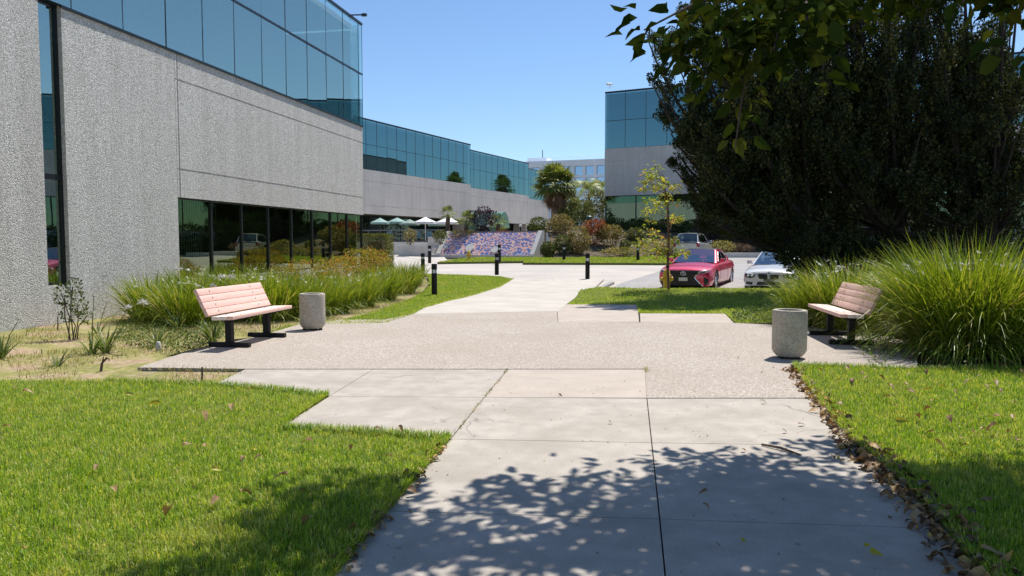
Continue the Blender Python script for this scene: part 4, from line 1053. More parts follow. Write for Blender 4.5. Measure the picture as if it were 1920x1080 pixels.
def juniper(label, base, targets, nfill, box, smin=.36, tips=()):
    t = thing('juniper_tree', label, 'tree', (base[0], base[1], gz(base[1])), 0, 'dark junipers on the right')
    b0 = Vector((0, 0, -.1)); org = Vector((base[0], base[1], gz(base[1])))
    tg = [(wp(x, y, Y + 5.6) - org, 1.0) for (x, y, Y) in targets]
    for i in range(nfill):
        x, y, Y = rnd.uniform(box[0], box[1]), rnd.uniform(box[2], box[3]), base[1] + rnd.uniform(-1.9, 1.9)
        tg.append((wp(x, y, Y) - org, .8))
    PP, AA, SS = [], [], []
    m = MB()
    for e, w in tg:
        st = Vector((rnd.uniform(-.25, .25), rnd.uniform(-.25, .25), min(1.6 + e.z * .12, 2.8) * rnd.uniform(.75, 1.1)))
        cv = limb_curve(st, e, Vector((e.x * .22, e.y * .2, -.12 * abs(e.x) - .1)))
        m.tube(cv, [.09 * (1 - i / 12) + .012 for i in range(12)], n=5, cap=False)
        ln = (e - st).length
        ns = int(ln * 15)
        for i in range(ns):
            f = rnd.uniform(.22, 1.0) ** .8; u = f * 11; j = min(int(u), 10); p = cv[j].lerp(cv[j + 1], u - j)
            d = (cv[j + 1] - cv[j]).normalized()
            r = .62 * (1.08 - f) + .05
            off = Vector((rnd.gauss(0, r), rnd.gauss(0, r), rnd.gauss(0, r * .8)))
            PP.append(p + off); AA.append(d * .8 + Vector((0, 0, .75)) + off * .9 / (r + .05) * .35); SS.append(rnd.uniform(smin, smin * 1.9) * (1.15 - .35 * f) * .9)
        PP.append(e - (cv[-1] - cv[-2]).normalized() * .25); AA.append((cv[-1] - cv[-2]).normalized() + Vector((0, 0, .5))); SS.append(.5)
    tk = []
    for a in range(3):
        ph = rnd.uniform(0, 6.28)
        m.tube([b0 + Vector((.16 * math.cos(ph), .16 * math.sin(ph), 0)), Vector((.2 * math.cos(ph), .2 * math.sin(ph), 1.2)), Vector((.45 * math.cos(ph), .45 * math.sin(ph), 3.2)), Vector((.6 * math.cos(ph + .5), .6 * math.sin(ph + .5), 6.2))], [.17, .14, .10, .04], n=8)
    PP, AA, SS = np.array([tuple(p) for p in PP]), np.array([tuple(a) for a in AA]), np.array(SS)
    o3_ = np.array(tuple(org)); k1 = in_poly(*sight(PP + o3_), SIL); k2 = in_poly(*sight(PP + o3_ + unit(AA) * SS[:, None] * .9), SIL)
    hv = np.sin(PP[:, 0] * 1.9 + 1.3 * np.sin(PP[:, 2] * 1.1)) * np.sin(PP[:, 2] * 1.5 + 1.1 * PP[:, 1]) + .5 * np.sin(PP[:, 1] * 2.7 + PP[:, 0] * 1.2)
    kp = (hv < .62) & k1 & (k2 | (rng.random(len(PP)) < .12)); PP, AA, SS = PP[kp], AA[kp], SS[kp]
    ep, ea, es = [], [], []
    for (x0, y0, x1, y1) in tips:
        Y = base[1] + rnd.uniform(-.9, .3); a0, a1 = wp(x0, y0, Y) - org, wp(x1, y1, Y) - org; dv = a1 - a0
        m.tube([a0, a1], [.03, .008], n=5, cap=False)
        for i in range(int(dv.length * 22) + 8):
            f = rnd.random() ** .8; r = .17 * (1.1 - f)
            ep.append(a0 + dv * f * .93 + Vector((rnd.gauss(0, r), rnd.gauss(0, r), rnd.gauss(0, r)))); ea.append(dv.normalized() + Vector((rnd.gauss(0, .35), rnd.gauss(0, .35), .25 + rnd.gauss(0, .3)))); es.append((.42 - .14 * f) * rnd.uniform(.7, 1.1))
    if ep: PP, AA, SS = np.concatenate([PP, np.array([tuple(p) for p in ep])]), np.concatenate([AA, np.array([tuple(p) for p in ea])]), np.concatenate([SS, np.array(es)])
    V, Q = spray_arrays(np.array([tuple(p) for p in PP]), np.array([tuple(a) for a in AA]), np.array(SS))
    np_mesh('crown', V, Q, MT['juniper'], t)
    m.build('trunk', MT['dark_bark'], t, smooth=True)
juniper('leaning dark juniper with flame-like tips against the sky beside the white car', (9.0, 22.5),
        [(1216, 78, 16.6), (1222, 95, 16.8), (1238, 150, 16.4), (1228, 168, 16.6), (1246, 205, 16.2), (1258, 250, 16.5), (1270, 285, 16.7), (1266, 318, 16.2), (1302, 345, 16.3), (1316, 388, 16.0), (1304, 376, 16.0), (1335, 415, 15.9), (1350, 440, 15.7), (1395, 452, 15.9), (1430, 468, 16.2), (1465, 495, 16.4), (1482, 505, 16), (1500, 515, 16.5), (1530, 522, 16.2), (1560, 520, 17), (1590, 520, 16.4), (1620, 518, 16.2), (1292, 15, 16.2), (1310, -40, 16.8), (1285, 60, 16.9), (1350, -60, 17), (1275, 130, 17.5), (1300, 200, 17.6), (1320, 280, 17.6)], 44, (1300, 1560, -60, 500), tips=[(1290, 115, 1212, 64), (1250, 110, 1240, 88), (1275, 190, 1216, 145), (1262, 170, 1236, 128), (1290, 260, 1238, 195), (1262, 250, 1242, 222), (1300, 300, 1268, 270), (1300, 335, 1260, 304), (1310, 372, 1290, 340), (1335, 408, 1296, 364), (1330, 400, 1304, 384), (1350, 440, 1318, 424), (1310, 40, 1278, 24), (1310, 90, 1262, 66)])
juniper('tall dark juniper in the middle of the right-hand screen', (11.7, 22.9), [(1600, -60, 17.5), (1560, 480, 17), (1640, 500, 17.5), (1700, 490, 17.5), (1660, 520, 16.8), (1740, 510, 17)], 58, (1440, 1760, -70, 505))
juniper('dark juniper at the right end of the screen with sky showing beside it', (14.6, 23.0), [(1890, 15, 17.6), (1895, 60, 17.8), (1880, -50, 17.8), (1900, 420, 17), (1915, 300, 17.5), (1930, 180, 17.8), (1800, 470, 17.3)], 50, (1680, 1930, -70, 505))

# ---------------------------------------------------------------- overhanging broad-leaved tree whose shade falls on the walk
SUNV = Vector((.27, .37, .89)).normalized()
def over_tree():
    base = Vector((5.4, 4.4, 0))
    t = thing('overhanging_tree', 'broad-leaved tree hanging its leafy branches in from the top right', 'tree', base)
    Pl, Al = [], []
    twigs = MB()
    def cluster(c, n, r, down=.3):
        c = Vector(c)
        for i in range(n):
            o = Vector((rnd.gauss(0, r), rnd.gauss(0, r), rnd.gauss(0, r * .6)))
            Pl.append(tuple(c + o - base)); Al.append((o.x / r + rnd.gauss(0, .6), o.y / r + rnd.gauss(0, .6), -down + rnd.gauss(0, .5)))
    lim = [((0, 0, 0), (-.1, .1, 1.6), (-.3, .3, 3.0)), ]
    tr = MB()
    tr.tube([(0, 0, -.1), (-.02, .03, .4), (-.1, .1, 1.6), (-.25, .25, 2.9), (-.5, .5, 4.2), (-.6, .7, 6)], [.26, .2, .17, .15, .12, .06], n=12)
    nodes = []
    # shade seen on the ground -> where foliage must hang along the sun's direction
    def hang(poly, n, zr, nleaf, r):
        for _ in range(n):
            for _try in range(30):
                x, y = rnd.uniform(min(p[0] for p in poly), max(p[0] for p in poly)), rnd.uniform(min(p[1] for p in poly), max(p[1] for p in poly))
                if not in_poly(np.array([x]), np.array([y]), poly)[0]: continue
                g = gp(x, y); z = rnd.uniform(*zr)
                c = g + SUNV * (z / SUNV.z)
                # in the frame only where the photo has leaves
                t_ = c.y; sx_ = 960 + F * c.x / t_; sy_ = 455 - F * (c.z - H) / t_
                if sy_ > -70 and not (sx_ > 1420 and sy_ < 40): continue
                cluster(c, nleaf, r); nodes.append(c); break
    hang([(1240, 900), (1480, 860), (1540, 905), (1660, 930), (1740, 985), (1860, 1080), (1240, 1080)], 230, (3.6, 5.4), 16, .17)
    hang([(1120, 860), (1210, 852), (1440, 858), (1480, 905), (1240, 960), (1130, 905)], 34, (3.6, 4.6), 14, .13)
    hang([(1470, 822), (1600, 832), (1690, 880), (1600, 870)], 10, (3.7, 4.6), 11, .10)
    hang([(1060, 895), (1240, 905), (1240, 1080), (900, 1080), (1000, 1010), (900, 975), (960, 910)], 55, (3.7, 5.2), 14, .15)
    hang([(860, 925), (1060, 895), (1000, 935), (900, 945)], 8, (3.8, 4.6), 11, .09)
    hang([(680, 990), (860, 965), (900, 1010), (820, 1080), (690, 1080)], 18, (3.8, 5.4), 14, .14)
    hang([(500, 930), (600, 905), (735, 905), (700, 1010), (620, 1078), (500, 1010)], 60, (4.0, 5.6), 16, .15)
    hang([(250, 1090), (330, 1060), (470, 1050), (560, 1060), (640, 1120), (500, 1170)], 16, (3.8, 5.2), 15, .15)
    hang([(1720, 905), (1800, 900), (1930, 885), (1950, 1090), (1850, 1080)], 105, (3.6, 5.4), 16, .18)
    hang([(1690, 868), (1730, 880), (1740, 905), (1700, 900)], 7, (3.7, 4.5), 13, .09)
    # the rest of the crown, over and behind the viewer, thickened to block skylight
    for _ in range(420):
        c = Vector((rnd.uniform(-3.5, 10), rnd.uniform(-4.5, 6.5), rnd.uniform(4.0, 7.5)))
        sh = c - SUNV * (c.z / SUNV.z)
        if 960 + F * sh.x / max(sh.y, .1) < 1780 and sh.y > 3.2: continue
        if sh.y > 5.2 and sh.x < 6: continue
        sy_ = 455 - F * (c.z - H) / max(c.y, .3)
        if sy_ > -80: continue
        cluster(c, 24, .28); nodes.append(c)
    nsh = [len(Pl)]
    # leafy twigs seen at the top right of the photo
    def seen(x, y, Y, n, r=.10, down=.5): cluster(wp(x, y, Y), n, r, down)
    for (x, y, Y, n) in ((1218, 48, 3.5, 6), (1250, 66, 3.5, 8), (1285, 40, 3.5, 12), (1300, 92, 3.5, 10), (1335, 30, 3.4, 15), (1345, 85, 3.4, 15), (1325, 130, 3.5, 10), (1385, 40, 3.3, 16), (1395, 105, 3.4, 15), (1375, 150, 3.5, 10), (1440, 30, 3.3, 16), (1450, 85, 3.3, 15), (1440, 120, 3.4, 8), (1500, 45, 3.2, 15), (1515, 105, 3.2, 12), (1545, 30, 3.1, 14), (1420, 10, 3.6, 12), (1480, 5, 3.5, 12), (1570, 10, 3.3, 9), (1520, 150, 3.3, 4)):
        seen(x, y, Y, int(n * 1.7), .085)
    for (x, y, n) in ((1388, 195, 5), (1385, 225, 5), (1380, 250, 4), (1400, 170, 6)): seen(x, y, 3.5, n, .045, .9)
    for (x, y, n) in ((1905, 95, 5), (1915, 30, 4), (1912, 118, 5), (1918, 160, 5), (1925, 200, 3)): seen(x, y, 2.6, n, .05, .4)
    for (x, y, n) in ((1800, 5, 3), (1815, 18, 2), (1560, 30, 2)): seen(x, y, 2.3, n, .04, .9)
    def tw(a, b, r0, r1, sag=0.05):
        a, b = Vector(a) - base, Vector(b) - base
        twigs.tube([a, a.lerp(b, .5) + Vector((0, 0, sag)), b], [r0, (r0 + r1) / 2, r1], n=6)
    hub = wp(1500, -60, 3.9)
    for (x, y, Y) in ((1208, 56, 3.5), (1345, 110, 3.45), (1450, 95, 3.3), (1520, 110, 3.2), (1400, 30, 3.4)):
        tw(hub, wp(x, y, Y), .016, .004)
    tw(wp(1400, 120, 3.5), wp(1378, 280, 3.5), .006, .003, 0)
    tw(wp(1990, 60, 2.7), wp(1908, 105, 2.6), .008, .003); tw(wp(1990, 60, 2.7), wp(1918, 170, 2.6), .008, .003)
    tw(wp(1850, -60, 2.4), wp(1805, 5, 2.3), .008, .003)
    limbs = [Vector((3.9, 5.6, 5.0)), Vector((2.4, 6.2, 4.9)), Vector((.8, 6.0, 5.0)), Vector((-.4, 5.4, 5.2)), Vector((2.5, 4.4, 4.9)), Vector((4.4, 7.2, 4.8)), Vector((6.3, 5.6, 5.2))]
    start = base + Vector((-.35, .35, 3.4))
    for e in limbs: tw(start, e, .09, .025, .35)
    tw(start, hub, .05, .016, .2)
    for c in nodes:
        e = min(limbs, key=lambda q: (q - c).length); tw(e, c, .014, .004, .02)
    P = np.array(Pl); A = np.array(Al); n = len(P)
    L = np.where(np.arange(n) < nsh[0], rng.uniform(.11, .17, n), rng.uniform(.07, .115, n))
    N = rng.normal(0, .7, (n, 3)); N[:, 2] += .8
    V, T = big_leaf_arrays(P, A, L, L * rng.uniform(.23, .30, n), N, curl=.14)
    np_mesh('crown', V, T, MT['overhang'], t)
    tr.build('trunk', MT['bark'], t, smooth=True); twigs.build('branches', MT['bark'], t, smooth=True)
over_tree()

# ---------------------------------------------------------------- staked young tree by the parking lot
def young_tree():
    p = gp(1254, 549); p.z += lawn_z(p.x, p.y) - gz(p.y)
    t = thing('young_tree', 'slender young tree with sparse yellow-green leaves in front of the red car', 'tree', (p.x, p.y, p.z - .02))
    org = Vector((p.x, p.y, p.z))
    m = MB(); W = lambda x, y, dy=0: wp(x, y, p.y + dy) - org
    m.tube([Vector((0, 0, -.05)), W(1252, 500), W(1254, 440), W(1252, 390), W(1246, 345), W(1232, 318)], [.042, .040, .034, .028, .017, .007], n=8)
    tips = [(1232, 315), (1218, 322), (1212, 340), (1225, 352), (1208, 352), (1240, 350), (1262, 352), (1268, 350), (1246, 365), (1222, 375), (1238, 378), (1258, 376), (1216, 395), (1265, 412), (1270, 408), (1222, 412), (1212, 430), (1225, 436), (1205, 452), (1218, 460), (1228, 448), (1264, 448), (1216, 470), (1198, 456), (1275, 468), (1280, 475), (1240, 470), (1232, 482), (1226, 392), (1234, 335), (1226, 330)]
    Pl, Al = [], []
    for (x, y) in tips:
        e = W(x, y, rnd.uniform(-.35, .35))
        zz = max(.5, min(3.3, e.z - rnd.uniform(.1, .4))); s = Vector((0.0 + (-.03 if zz > 2.5 else 0), 0, zz))
        m.tube([s, s.lerp(e, .55) + Vector((0, 0, .04)), e], [.012, .008, .004], n=5)
        for i in range(rnd.randint(20, 30)):
            o = Vector((rnd.gauss(0, .09), rnd.gauss(0, .09), rnd.gauss(0, .07)))
            Pl.append(tuple(e + o)); Al.append((o.x * 9 + rnd.gauss(0, .5), o.y * 9 + rnd.gauss(0, .5), rnd.uniform(-.9, .5)))
    P, A = np.array(Pl), np.array(Al); L = rng.uniform(.11, .19, len(P))
    V, T = big_leaf_arrays(P, A, L, L * .17, None, curl=.15)
    np_mesh('crown', V, T, MT['young'], t)
    MT['young_bark'] = noisy('young bark', (0.14, 0.07, 0.04), (0.24, 0.13, 0.08), scale=20, stretch=(1, 1, .3), rough=.9)
    m.build('trunk', MT['young_bark'], t, smooth=True)
    m = MB(); q = W(1252, 499); m.lathe([(.05, q.z - .04), (.052, q.z), (.05, q.z + .04)], 10, (q.x, q.y, 0)); m.build('tie', MT['rubber'], t)
young_tree()

# ---------------------------------------------------------------- far planting
def fan_palm(name, label, base, ht, rad, nf, trunk_r, group=None, skirt=True, seg=14):
    t = thing(name, label, 'palm tree', base, 0, group)
    m = MB(); k = 8
    m.tube([(.03 * math.sin(i), 0, ht * i / k) for i in range(k + 1)], [trunk_r * (1.25 - .25 * i / k) for i in range(k + 1)], n=10); m.build('trunk', MT['palm_dead'] if skirt else MT['bark'], t, smooth=True)
    def fronds(n, e0, e1, mat, nm, R_):
        Vs, Fs, c = [], [], 0
        for i in range(n):
            az = rnd.uniform(0, 6.28); el = rnd.uniform(e0, e1)
            d = Vector((math.cos(az) * math.cos(el), math.sin(az) * math.cos(el), math.sin(el)))
            s = Vector((-math.sin(az), math.cos(az), 0)); u = s.cross(d) * -1
            c0 = Vector((0, 0, ht)) + d * R_ * .45
            pw = R_ * .010
            Vs += [tuple(Vector((0, 0, ht)) - s * pw), tuple(Vector((0, 0, ht)) + s * pw), tuple(c0 + s * pw), tuple(c0 - s * pw)]; Fs.append((c, c + 1, c + 2, c + 3)); c += 4
            for j in range(seg):
                a = (j / (seg - 1) - .5) * 3.6
                q = d * math.cos(a) + s * math.sin(a)
                ln = R_ * .55 * (1 - .12 * abs(a)) * rnd.uniform(.9, 1.05)
                e = c0 + q * ln + Vector((0, 0, -R_ * .14 * rnd.uniform(.5, 1.4)))
                w = q.cross(u).normalized() * R_ * .035
                md = c0 + q * ln * .55
                Vs += [tuple(c0), tuple(md + w), tuple(e), tuple(md - w)]; Fs.append((c, c + 1, c + 2, c + 3)); c += 4
        np_mesh(nm, np.array(Vs), np.array(Fs), MT[mat], t)
    fronds(nf, -.45, 1.45, 'palm_leaf', 'fronds', rad)
    if skirt: fronds(int(nf * .35), -1.35, -.6, 'palm_dead', 'dry_fronds', rad * .8)
    return t
q = wp(1041, 399, 55.5)
fan_palm('fan_palm', 'big fan palm with shaggy crown right of the tiled fountain', (q.x, q.y, 1.7), wp(1041, 350, 55.5).z - 1.7, 2.2, 74, .26)
for (x, yb, yt, Y, r, lab) in ((840, 439, 402, 50, .80, 'small potted fan palm with dark trunk left of the purple tree'), (875, 439, 414, 49.0, .95, 'low bright fan palm just above the top of the tiled fountain'), (934, 438, 420, 50.5, .95, 'bushy low palm right of the purple tree')):
    b_ = wp(x, yb, Y); fan_palm('fan_palm', lab, (b_.x, b_.y, PZ), max(.3, wp(x, yt, Y).z - PZ), r, 22, .14, skirt=False, seg=10)
def feather_palm(label, base, ht, L, nf):
    t = thing('feather_palm', label, 'palm tree', base, 0, 'feather palms before the hotel')
    m = MB(); m.tube([(0, 0, 0), (.1, 0, ht * .5), (.05, 0, ht)], [.2, .16, .12], n=8); m.build('trunk', MT['kerb'], t, smooth=True)
    Vs, Fs, c = [], [], 0
    for i in range(nf):
        az = 6.28 * i / nf + rnd.uniform(-.2, .2); e = rnd.uniform(.3, 1.2); h = Vector((math.cos(az), math.sin(az), 0))
        p = Vector((0, 0, ht))
        for k in range(16):
            th = e - 2.0 * (k / 16) ** 1.3; d = h * math.cos(th) + Vector((0, 0, math.sin(th))); p2 = p + d * L / 16
            for sg in (-1, 1):
                s = Vector((-h.y, h.x, 0)) * sg; tip = p + s * L * .22 * math.sin(math.pi * (k + 2) / 19) + d * L * .1 + Vector((0, 0, -L * .12))
                Vs += [tuple(p), tuple(p2), tuple(tip), tuple(p.lerp(tip, .5) - d * L * .01)]; Fs.append((c, c + 1, c + 2, c + 3)); c += 4
            p = p2
    np_mesh('fronds', np.array(Vs), np.array(Fs), MT['palm_leaf'], t)
for (x, y, Y, L, lab) in ((1103, 352, 86, 2.6, 'feather palm standing before the hotel facade'), (1127, 348, 92, 2.4, 'feather palm half hidden by the corner of the right office')):
    q = wp(x, y, Y); feather_palm(lab, (q.x, q.y, 1), q.z - 1, L, 13)
def wbush(label, x, y, Y, rx, rz, mat, n=900, name='shrub', cat='shrub', L=.11, extra=(), group=None, ry=None):
    """bush centred on a line of sight, standing on the bank"""
    if group == 'shrubs on the bank before the right office': rx, rz = rx * 1.22, rz * 1.15
    c = wp(x, y, Y); zb = bank_z(c.x, c.y) if c.x > 2.4 and c.y > 43 else (PZ if c.y > 45 and c.x < 3 else gz(c.y))
    ry = ry or rx
    bl = [(0, 0, c.z - zb, rx, ry, rz, n)] + [(rx * .55, -ry * .3, (c.z - zb) * .8, rx * .6, ry * .6, rz * .75, n // 3), (-rx * .6, ry * .1, (c.z - zb) * .75, rx * .55, ry * .6, rz * .7, n // 3), (0, 0, max(.1, (c.z - zb) * .4), rx * .75, ry * .75, max(.1, (c.z - zb) * .4), n // 3)]
    bush(name, label, cat, (c.x, c.y, zb), bl + list(extra), L, mat, group, stems=6)
BG = 'shrubs on the bank before the right office'
wbush('brown mottled shrub beside the base of the big fan palm', 1050, 418, 50, .62, .50, 'brown_leaf', group=BG)
wbush('tall olive shrub with dark stems between fountain and bollard', 1083, 448, 45.6, .55, .72, 'brown_leaf', n=1100, group=BG)
wbush('rounded shrub with red top leaves on the bank', 1116, 424, 48, .62, .36, 'red_leaf', n=1000, group=BG)
wbush('brownish rounded shrub right of the red one', 1143, 434, 47.6, .66, .34, 'brown_leaf', n=1000, group=BG)
wbush('small bright green shrub left of the tall olive shrub', 1054, 456, 45.2, .36, .42, 'hedge', n=600, group=BG)
wbush('yellow-green shrub against the right kerb of the fountain', 1027, 466, 44.6, .30, .36, 'hedge', n=600, group=BG)
wbush('leafy shrub with yellow base fronds above the fountain kerb', 1010, 420, 51, .52, .40, 'shrub', n=700, group=BG)
wbush('broad green shrub around the fan palm trunk', 1070, 402, 56, .8, .75, 'shrub', n=1100, group=BG)
wbush('grey-green mound shrub under the right office windows', 1192, 438, 49.5, .50, .30, 'hedge', n=700, group=BG)
wbush('low silvery shrub on the mulch between the bollards', 1172, 458, 45.8, .24, .22, 'hedge', n=300, group=BG)
wbush('low yellow-green cover at the lawn edge below the mulch', 1168, 470, 44.8, 1.0, .16, 'weed', n=700, group=BG, L=.08, ry=.5)
wbush('yellowish low shrub left of the silver car', 1250, 462, 46.5, .62, .34, 'weed', n=900, group=BG, L=.09)
wbush('yellow-green low shrub right of the silver car', 1354, 461, 47.8, .60, .26, 'weed', n=700, group=BG, L=.09)
wbush('pale dry shrub on the kerb near the white car', 1388, 463, 47.8, .65, .22, 'palm_dead', n=600, group=BG, L=.09)
for i, (x, lab) in enumerate(((1150, 'dark clipped hedge at the left corner of the right office'), (1205, 'dark hedge under the second and third windows of the right office'), (1262, 'dark hedge behind the young tree crown'), (1322, 'dark hedge above the silver car roof'), (1385, 'dark hedge behind the junipers'), (1440, 'dark hedge deepest behind the junipers'))):
    wbush(lab, x, 424 + rnd.uniform(-3, 4), 55.2 - i * 1.15, 1.15, .55, 'shrub', n=1000, name='hedge', cat='hedge', group='dark hedges below the right office', ry=.7, L=.12)
wbush('slim dark-leaved tree beside the juniper edge above the silver car', 1318, 425, 50, .42, .85, 'purple_leaf', n=700, group=BG)
c = wp(905, 412, 49)
bush('plum_tree', 'dark purple-leaved plum tree above the tiled fountain', 'tree', (c.x, c.y, PZ), [(0, 0, c.z - PZ, .75, .7, .62, 900), (.55, 0, c.z - PZ + .15, .45, .4, .45, 350), (-.5, 0, c.z - PZ + .2, .5, .4, .45, 350), (.1, 0, c.z - PZ + .55, .5, .4, .35, 260), (0, 0, (c.z - PZ) * .5, .45, .4, .4, 300)], .10, 'purple_leaf', stems=8)
wbush('bushy pot plant behind the patio railing', 769, 437, 48.2, .36, .26, 'brown_leaf', n=200, group='patio pot plants')
wbush('yellowish plant at the left top corner of the fountain', 825, 439, 47.6, .40, .22, 'hedge', n=260, group='patio pot plants')
wbush('strip of orange flowers just behind the top of the fountain', 868, 436, 48.2, .8, .13, 'orange_leaf', n=420, name='flower_strip', cat='flowers', L=.07, ry=.2)
wbush('strip of coral flowers behind the fountain right of the plum tree', 944, 436, 48.0, .5, .13, 'red_leaf', n=320, name='flower_strip', cat='flowers', L=.07, ry=.2)
# palms and trees standing behind the right office, mirrored in the teal glass
for (x, y, h, lab) in ((28.5, 100, 9.6, 'fan palm behind the right office, first of the pair group mirrored before the step'), (31, 102, 10.6, 'tallest fan palm behind the right office, mirrored before the step'), (33.5, 104, 9.9, 'fan palm behind the right office, last of those mirrored before the step'), (31, 117, 10.4, 'fan palm behind the right office, first mirrored after the step of the teal glass'), (34, 119, 11.4, 'tall fan palm behind the right office, mirrored after the step of the teal glass'), (37, 122, 10.8, 'fan palm behind the right office, last mirrored after the step of the teal glass')):
    fan_palm('fan_palm', lab, (x, y, .9), h, 2.3, 30, .22, skirt=True, seg=10)
for (x, y, h, r, lab) in ((27, 91, 6.4, 3.2, 'round tree behind the right office, mirrored at the left of the teal glass'), (36, 106, 6.6, 3.6, 'broad tree behind the right office, mirrored at the step of the teal glass'), (43, 128, 7.0, 4.4, 'last broad tree behind the right office, mirrored in the far teal glass')):
    bush('tree', lab, 'tree', (x, y, .9), [(0, 0, h, r, r, 2.6, 1700), (r * .6, 0, h - .5, r * .7, r * .7, 2.0, 800), (0, 0, h * .5, r * .8, r * .8, 3, 1000)], .32, 'shrub', 'trees mirrored in the teal glass', stems=5)
tv = Vector((math.cos(R(-27)), math.sin(R(-27)), 0)); nv_ = Vector((-math.sin(R(27)), -math.cos(R(27)), 0))
for k in range(13):
    c = Vector((o3.x, o3.y, 0)) + tv * (11 + k * 2.7) + nv_ * (1.9 + rnd.uniform(-.2, .2))
    zb = bank_z(c.x, c.y) if c.x < 44 else gz(c.y)
    bush('hedge', 'dark bushy hedge in the row screened by the junipers', 'hedge', (c.x, c.y, zb - .2), [(0, 0, 1.25, 1.65, 1.0, 1.3, 1300), (.8, 0, .7, 1.0, .8, .7, 500), (-.8, 0, .8, 1.0, .8, .8, 500)], .15, 'shrub', 'dark hedges screened by the junipers', stems=5)
# trees beyond, seen between the office blocks and mirrored in the glass
for (x, y, Y, r, rz, lab) in ((1118, 378, 78, 1.2, 1.3, 'loose yellowish tree beside the corner of the right office'), (1085, 392, 72, 1.3, .9, 'leafy tree behind the big fan palm'), (1062, 385, 66, 1.0, .9, 'green tree just right of the big fan palm crown')):
    wbush(lab, x, y, Y, r, rz, 'hedge', n=900, name='tree', cat='tree', L=.22, group='trees before the hotel')
# ---------------------------------------------------------------- benches
def bench(label, loc, rz):
    t = thing('park_bench', label, 'bench', loc, rz, 'pink slatted benches')
    L = 2.04; h = L / 2
    def plank(nm, u0, z0, u1, z1, th, pm=None):
        """plank between two profile points, its thickness on the outer side"""
        a, b_ = Vector((u0, 0, z0)), Vector((u1, 0, z1)); d = (b_ - a); w = d.length; d.normalize()
        n = Vector((d.z, 0, -d.x))
        M4 = Matrix(((d.x, 0, n.x, (u0 + u1) / 2), (0, 1, 0, 0), (d.z, 0, n.z, (z0 + z1) / 2), (0, 0, 0, 1)))
        m = MB(); m.bev(-w / 2, w / 2, -h + rnd.uniform(-.004, .004), h + rnd.uniform(-.004, .004), -th / 2, th / 2, .006, mat=M4)
        o = m.build(nm, pm or MT['pink_wood'], t, smooth=True)
        return o, M4, th
    # backrest: four slats leaning back
    b0, b1_ = Vector((-.135, 0, .515)), Vector((-.335, 0, .925))
    bolts = MB()
    for k in range(4):
        p0 = b0.lerp(b1_, k / 4 + .006); p1 = b0.lerp(b1_, (k + 1) / 4 - .006)
        o, M4, th = plank('back_slat', p0.x, p0.z, p1.x, p1.z, .056)
        for yy in (-h + .33, h - .43):
            for s in (1,):
                c = M4 @ Vector((0, yy, .0285)); e = M4 @ Vector((0, yy, .033)); bolts = MB(); bolts.tube([c, e], .011, n=8)
                bolts.build('bolt', MT['bolt'], o)
    s0, s1 = Vector((-.07, 0, .487)), Vector((.29, 0, .500))
    for k in range(3):
        p0 = s0.lerp(s1, k / 3 + .012); p1 = s0.lerp(s1, (k + 1) / 3 - .012)
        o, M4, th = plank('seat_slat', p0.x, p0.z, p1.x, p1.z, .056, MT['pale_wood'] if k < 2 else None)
        for yy in (-h + .33, h - .43):
            c = M4 @ Vector((0, yy, -.0285)); e = M4 @ Vector((0, yy, -.033)); bolts = MB(); bolts.tube([c, e], .011, n=8); bolts.build('bolt', MT['bolt'], o)
    for yy in (-.62, .62):
        m = MB(); m.bev(-.34, .34, yy - .045, yy + .045, 0.004, .075, .006); m.build('foot', MT['black_paint'], t)
        m = MB(); m.bev(-.052, .052, yy - .05, yy + .05, .076, .44, .006); m.build('leg', MT['black_paint'], t)
        m = MB(); m.prism([(-.10, .435), (-.08, .452), (.26, .468), (.26, .452), (.05, .40), (-.05, .40), (-.17, .47), (-.385, .905), (-.36, .915), (-.165, .515)], 'y', yy - .02, yy + .02)
        m.build('bracket', MT['black_paint'], t)
    return t
bench('pink slatted bench on the left, facing the plaza in front of strappy plants', (-4.36, 12.23, .008), R(-8.4))
bench('pink slatted bench on the right, half swallowed by the huge strappy clump', (5.56, 12.5, .008), R(171.6))
# ---------------------------------------------------------------- concrete bins
def bin_(label, x, y):
    t = thing('litter_bin', label, 'litter bin', (x, y, .008), 0, 'round concrete bins')
    m = MB(); m.lathe([(0, .035), (.18, .035), (.185, .045), (.215, .075), (.236, .12), (.238, .30), (.236, .62), (.236, .672), (.228, .686), (.214, .69), (.178, .69), (.170, .682), (.168, .60), (.168, .25), (0, .25)], 48, closed=True)
    m.build('shell', MT['bin'], t, smooth=True)
    m = MB()
    for k in range(4):
        a = k * math.pi / 2 + .5; m.lathe([(.03, 0), (.035, .036)], 8, (.15 * math.cos(a), .15 * math.sin(a), 0))
    m.build('foot', MT['rubber'], t)
    m = MB(); m.lathe([(.0, .30), (.155, .30), (.160, .58), (.164, .672), (.1665, .672), (.1665, .26), (0, .26)], 40, closed=True); m.build('liner', MT['rubber'], t, smooth=True)
bin_('pale round concrete bin beside the left bench', -3.77, 13.95)
bin_('round concrete bin beside the right bench, nearest the camera', 3.96, 10.52)
